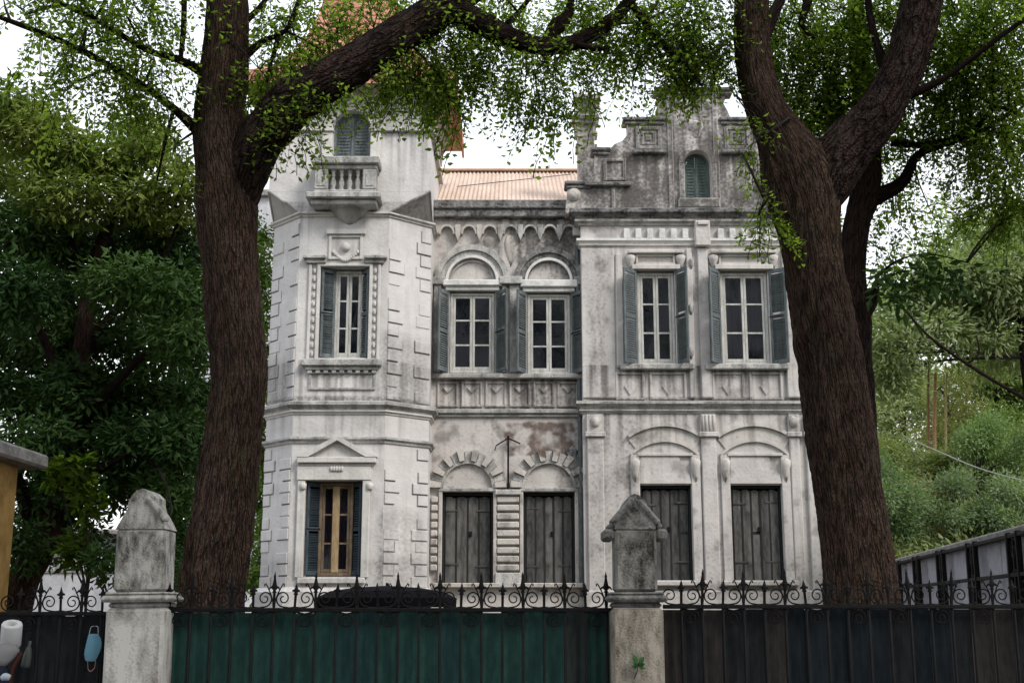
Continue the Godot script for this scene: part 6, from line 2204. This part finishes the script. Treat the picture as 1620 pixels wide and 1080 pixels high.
func build_background() -> void:
	var fine := [tuft_mesh(40, 0.7, 0.20, 0.075, 51, 0.2), tuft_mesh(36, 0.75, 0.18, 0.07, 52, 0.2)]
	var broad := [tuft_mesh(30, 0.5, 0.15, 0.07, 53, 0.4), tuft_mesh(28, 0.55, 0.14, 0.065, 54, 0.4)]
	var strap := [tuft_mesh(34, 0.5, 0.20, 0.03, 55, 0.6), tuft_mesh(30, 0.5, 0.17, 0.03, 56, 0.6)]
	var g0 := Color(0.22, 0.28, 0.13)
	var g1 := Color(0.42, 0.47, 0.27)
	far_tree("spreading pale green tree with feathery flat layers beyond the wall", 1660, 900, -34, 26, [[1450, 470, 70, 26, 50], [1530, 440, 90, 26, 70], [1600, 420, 80, 30, 80], [1560, 480, 110, 24, 80], [1440, 520, 60, 18, 30], [1620, 460, 70, 36, 80], [1500, 400, 60, 18, 24], [1580, 370, 60, 22, 36], [1640, 380, 60, 40, 70], [1400, 500, 30, 24, 22], [1570, 515, 60, 14, 24], [1520, 345, 44, 18, 10], [1410, 560, 40, 24, 30], [1510, 535, 70, 20, 40], [1400, 590, 30, 40, 40], [1590, 560, 60, 24, 40]], g0, g1, fine, M.bark_dark, -60)
	far_tree("thin pale tree with loose leaves and sky showing through", 1430, 900, -42, 14, [[1410, 600, 40, 40, 60], [1440, 640, 50, 36, 60], [1400, 660, 34, 40, 60], [1470, 600, 40, 30, 36], [1420, 560, 34, 24, 26], [1480, 650, 50, 40, 50], [1400, 720, 34, 40, 80]], Color(0.26, 0.33, 0.16), Color(0.48, 0.52, 0.29), broad, M.bark_dark)
	far_tree("tall leafy tree at the far edge with a dark straight stem", 1578, 900, -40, 12, [[1560, 580, 40, 40, 60], [1600, 560, 50, 40, 70], [1590, 620, 50, 34, 80], [1540, 620, 40, 34, 40], [1620, 600, 40, 50, 70], [1570, 680, 60, 34, 80], [1620, 680, 40, 40, 80]], Color(0.12, 0.19, 0.06), Color(0.30, 0.37, 0.14), broad, M.bark_dark)
	far_tree("slim tree with yellowish leaves in the middle of the thicket", 1500, 900, -38, 8, [[1490, 610, 34, 34, 24], [1520, 660, 34, 34, 40], [1480, 700, 40, 26, 40], [1520, 700, 40, 24, 44]], Color(0.24, 0.26, 0.09), Color(0.45, 0.44, 0.2), broad, M.bark)
	# pale bare stems
	for q in [[1471, 4.0, 560, 720], [1481, 6.0, 590, 750], [1499, 4.0, 590, 750]]:
		var zz := -36.0
		var b := at(q[0], q[3], zz)
		var o := thing("bamboo_stem", ["short rusty brown bare stem left of the tallest pale stem", "thickest pale orange bare stem standing in the thicket", "slender straw coloured bare stem right of the orange one"][[1471, 1481, 1499].find(int(q[0]))], "stem", Vector3(b.x, 0, zz), "bare stems in the thicket")
		limb(o, "stalk", [Vector4(b.x, 0, zz, size_at(q[1], q[3], zz) / 2), node(q[0], q[3], zz, q[1]), node(q[0] - 1, q[2], zz, q[1] * 0.8)], 8, 0.05, [mat(lin(0.30, 0.15, 0.10)), mat(lin(0.52, 0.30, 0.18)), mat(lin(0.50, 0.42, 0.20))][[1471, 1481, 1499].find(int(q[0]))], 0.3)
	# thicket on the bank: strap leaves and creepers, one mass
	var cl := []
	for k in 150:
		var px := rng.randf_range(1375, 1660)
		var t := pow(rng.randf(), 0.8)
		var py := lerpf(715 + 25 * sin(px * 0.03), 930, t)
		cl.append(blob(px, py, lerpf(-33, -24, t), 30, 24, 0.9, 34))
	var th := Node3D.new()
	th.name = "thicket"
	add_child(th)
	th.set_meta("label", "tangled green thicket of strap leaves on the bank behind the grey wall")
	th.set_meta("kind", "stuff")
	th.set_meta("category", "thicket")
	crown(th, "foliage", strap + broad, M.leaf_far, cl, Color(0.11, 0.15, 0.07), Color(0.35, 0.39, 0.18), Vector2(0.7, 1.1), 0.3, 0.3)
	# separate bushes that stand out of it
	var bushes := [
		[1412, 790, -23.5, 44, 70, "green fine leaved bush against the trunk on the bank", Color(0.09, 0.14, 0.07), Color(0.24, 0.32, 0.17), 0],
		[1486, 806, -25.5, 40, 56, "yellowish brown straggling bush in the middle of the bank", Color(0.16, 0.13, 0.05), Color(0.38, 0.33, 0.13), 1],
		[1560, 790, -24.5, 56, 34, "broad grey green bush spreading above the grey wall", Color(0.10, 0.15, 0.08), Color(0.26, 0.33, 0.18), 0],
		[1590, 700, -27.5, 60, 36, "green bush under the pale cable at the far edge", Color(0.09, 0.15, 0.06), Color(0.24, 0.33, 0.14), 0],
		[1450, 735, -29.0, 56, 30, "olive green bush below the bare stems", Color(0.10, 0.14, 0.045), Color(0.28, 0.32, 0.11), 1],
		[1425, 880, -24.5, 30, 30, "small bright green bush at the far end of the grey wall", Color(0.09, 0.13, 0.04), Color(0.24, 0.30, 0.09), 0],
	]
	var bfine := [tuft_mesh(40, 0.34, 0.085, 0.045, 81, 0.2), tuft_mesh(34, 0.36, 0.075, 0.04, 82, 0.2)]
	var blong := [tuft_mesh(30, 0.36, 0.16, 0.03, 83, 0.6), tuft_mesh(34, 0.34, 0.10, 0.045, 84, 0.4)]
	for q in bushes:
		var foot := at(q[0], q[1] + q[4], q[2])
		var o := thing("bush", q[5], "bush", Vector3(foot.x, 0, q[2]))
		var bcl := []
		var sm := MB.new(true)
		for k in 9:
			var c := blob(q[0] + rng.randf_range(-1.1, 1.1) * q[3], q[1] + rng.randf_range(-1.0, 1.0) * q[4], q[2] - 1.4 + rng.randf_range(-0.6, 0.6), q[3] * 0.42, q[4] * 0.36, 0.45, 24)
			bcl.append(c)
			var e: Vector3 = c[0]
			sm.tube(spline([Vector4(foot.x, foot.y - 0.6, q[2] - 1.7, 0.03), Vector4((foot.x + e.x) / 2, (foot.y + e.y) / 2, e.z - 0.3, 0.015), Vector4(e.x, e.y, e.z - 0.2, 0.006)], 0.3), 5)
		part(sm, "stems", M.twig, o, "stuff")
		crown(o, "foliage", bfine if q[8] == 0 else blong, M.leaf_far, bcl, q[6], q[7], Vector2(0.7, 1.2), 0.25, 0.3)
	# fallen dark bough and two wires
	var bo := thing("bare_branch", "thin dark bare branch slanting across the pale trees", "branch", at(1550, 580, -30))
	limb(bo, "stick", [node(1400, 450, -30.5, 2.5), node(1466, 528, -30, 4), node(1530, 575, -30, 5), node(1590, 612, -29.5, 5.5), node(1660, 650, -29, 6)], 8, 0.1, M.bark_dark, 0.3)
	limb(bo, "side_shoot", [node(1530, 575, -30, 4), node(1550, 560, -30, 3), node(1545, 530, -30, 2)], 6, 0.1, M.bark_dark, 0.3)
	var wi := thing("overhead_cable", "pale cable sagging down to the right in front of the thicket", "cable", at(1550, 735, -23))
	var wm := MB.new(true)
	wm.tube(spline([node(1430, 690, -30, 1.4), node(1490, 716, -27, 1.8), node(1560, 744, -23, 2), node(1680, 775, -20, 2)], 0.5), 6)
	part(wm, "wire", mat(lin(0.30, 0.31, 0.28), 0.6), wi)
	# earth bank that carries the thicket
	var bk := MB.new()
	bk.cornice([Vector2(at(1350, 940, -34).x, -34), Vector2(at(1700, 940, -34).x + 6, -34)], [Vector2(9.5, -0.05), Vector2(6, 1.0), Vector2(3, 1.9), Vector2(0, 3.2)])
	structure(bk, "bank", M.soil, "earth bank rising behind the garden wall")
	# the tree belt across the street behind the camera, which the windows mirror
	var bc := []
	for k in 78:
		bc.append([Vector3(rng.randf_range(-30, 30), rng.randf_range(1.5, 15.0), rng.randf_range(15, 19)), Vector3(2.4, 1.9, 1.6), 60])
	var tb := Node3D.new()
	tb.name = "woods"
	add_child(tb)
	tb.set_meta("label", "belt of dark trees along the far side of the street")
	tb.set_meta("kind", "stuff")
	tb.set_meta("category", "woods")
	crown(tb, "foliage", [tuft_mesh(16, 0.6, 0.34, 0.16, 61, 0.3)], M.leaf, bc, Color(0.02, 0.045, 0.012), Color(0.07, 0.11, 0.03), Vector2(0.9, 1.4), 0.2, 0.3)


func build_surroundings() -> void:
	# ground sheets
	var g := MB.new()
	g.box(-260, -0.4, -320, 260, -0.012, 120)
	structure(g, "ground", M.soil, "bare earth ground round the house")
	var rd := MB.new()
	rd.box(-80, -0.2, -3.2, 80, -0.004, 11)
	structure(rd, "road", M.asphalt, "asphalt street before the gate")
	var pv := MB.new()
	pv.cbox(-80, -0.2, -9.15, 80, 0.12, -3.2, 0.02)
	structure(pv, "pavement", M.concrete, "raised concrete pavement along the fence")
	# low base wall under the fence
	# yellow building with its flat eave
	var z := -15.6
	var cx := at(26, 760, z).x
	var yb := thing("yellow_building", "ochre yellow rendered building corner with a flat concrete eave", "building", Vector3(cx - 2, 0, z + 2))
	var wb := MB.new()
	var yt := Y(738, z)
	wb.box(cx - 4, 0, z, cx, yt, -11.0)
	part(wb, "wall", M.yellow, yb)
	var eb := MB.new()
	eb.cbox(cx - 4, yt + 0.003, z - 0.35, cx + 0.25, yt + 0.18, -10.6, 0.03)
	part(eb, "eave", M.concrete, yb)
	var pb := MB.new()
	pb.cbox(cx - 0.02, yt - 1.05, z + 0.55, cx + 0.012, yt - 0.55, z + 1.0, 0.005)
	part(pb, "vent_plate", M.concrete, yb)
	# white outbuilding behind the dark tree
	var wz := -25.0
	var w0 := at(45, 930, wz)
	var w1 := at(215, 930, wz)
	var ob := thing("white_outbuilding", "low white outbuilding glimpsed under the dark evergreen", "building", Vector3((w0.x + w1.x) / 2, 0, wz))
	var om := MB.new()
	om.xf = Transform3D(Basis(), Vector3(0, 0, wz))
	om.wall(w0.x - 3, w1.x, 0, Y(848, wz), 0.3, [])
	om.xf = Transform3D()
	om.box(w0.x - 3, 0, wz - 4, w1.x, Y(848, wz), wz - 0.31)
	part(om, "wall", M.white_wall, ob)
	var orf := MB.new()
	orf.cbox(w0.x - 3.2, Y(848, wz) + 0.003, wz - 4.2, w1.x + 0.2, Y(838, wz), wz + 0.3, 0.03)
	part(orf, "roof", M.concrete, ob)
	var oc := MB.new()
	for k in 9:
		var xx := lerpf(w0.x - 1, w1.x - 0.1, k / 8.0)
		oc.cbox(xx, Y(905, wz), wz + 0.002, xx + 0.05, Y(856, wz), wz + 0.03, 0.006)
	oc.cbox(w0.x - 1, Y(906, wz), wz + 0.002, w1.x, Y(902, wz), wz + 0.035, 0.006)
	part(oc, "wall_battens", M.concrete, ob)
	# pale block far off between the trunk and the tower
	var az := -62.0
	var a0 := at(380, 320, az)
	var a1 := at(424, 320, az)
	var ab := thing("apartment_block", "pale distant apartment block between the left tree and the tower", "building", Vector3((a0.x + a1.x) / 2, 0, az))
	var at_ := Y(312, az)
	var am := MB.new()
	am.xf = Transform3D(Basis(), Vector3(0, 0, az))
	var holes := []
	for j in 4:
		holes.append([a1.x - 1.5, a1.x - 0.55, at_ - 2.6 - j * 3.0, at_ - 1.1 - j * 3.0])
	am.wall(a0.x - 2, a1.x, 0, at_, 0.4, holes)
	am.xf = Transform3D()
	am.box(a0.x - 2, 0, az - 8, a1.x, at_, az - 0.41)
	part(am, "wall", M.white_wall, ab)
	var ac := MB.new()
	ac.cbox(a0.x - 2.2, at_ + 0.003, az - 8.2, a1.x + 0.2, at_ + 0.35, az + 0.3, 0.04)
	part(ac, "cornice", M.concrete, ab)
	for h in holes:
		var gm := MB.new()
		gm.quad(Vector3(h[0], h[2], az - 0.2), Vector3(h[1], h[2], az - 0.2), Vector3(h[1], h[3], az - 0.2), Vector3(h[0], h[3], az - 0.2))
		part(gm, "window", M.inside, ab)
		var bm := MB.new()
		bm.cbox(h[0] - 0.6, h[2] - 0.9, az + 0.01, h[1] + 0.3, h[2] - 0.2, az + 0.7, 0.03)
		part(bm, "balcony", M.white_wall, ab)
	# grey garden wall running away on the right, with dark steel posts before it
	var p0 := at(1650, 826, -13.2)
	var d := Vector2(0.15, -1.0).normalized()
	var top := p0.y
	var xf := Transform3D(Basis(Vector3(d.x, 0, d.y), Vector3.UP, Vector3(-d.y, 0, d.x) * -1.0), Vector3(p0.x, 0, p0.z))
	# local x runs away from the street, local z towards the house side
	var W := thing("garden_wall", "pale grey panelled garden wall receding beside the house", "wall", Vector3(p0.x, 0, p0.z))
	var cp := MB.new()
	cp.xf = xf
	cp.cbox(-1.2, top - 0.09, -0.12, 10.4, top, 0.14, 0.02)
	part(cp, "coping", M.concrete, W)
	var nb := 8
	var x := -1.2
	var step := 11.6 / nb
	for k in nb:
		var pm := MB.new()
		pm.xf = xf
		pm.cbox(x + 0.01, 0, -0.08, x + step - 0.01, top - 0.093, 0.06, 0.012)
		part(pm, "wall_panel", M.grey_wall, W)
		x += step
	var G := thing("steel_railing", "dark steel railing with paired posts standing before the grey wall", "railing", Vector3(p0.x - 0.2, 0, p0.z))
	for yy in [top - 0.10, top - 0.52, 0.4]:
		var rm := MB.new()
		rm.xf = xf
		rm.cbox(-1.2, yy - 0.025, 0.16, 10.4, yy + 0.02, 0.20, 0.006)
		part(rm, "rail", M.iron, G)
	for q in [0.55, 2.75, 4.9, 7.0, 9.0]:
		for e in [-0.22, 0.22]:
			var pm := MB.new()
			pm.xf = xf
			pm.cbox(q + e - 0.03, 0, 0.15, q + e + 0.03, top - 0.06, 0.21, 0.008)
			part(pm, "post", M.iron, G)
		for yy in 6:
			var sm := MB.new(true)
			sm.xf = xf
			var pts := []
			for t in 22:
				var a := t / 21.0 * TAU * 1.3
				var rr := lerpf(0.15, 0.03, t / 21.0)
				pts.append(Vector4(q + rr * cos(a) * (1 if yy % 2 else -1), top - 0.26 - yy * 0.33 + rr * sin(a), 0.18, 0.012))
			sm.tube(pts, 5)
			part(sm, "scroll", M.iron, G)
		var mm := MB.new()
		mm.xf = xf
		mm.cbox(q - 0.02, 0, 0.165, q + 0.02, top - 0.08, 0.195, 0.006)
		part(mm, "post", M.iron, G)
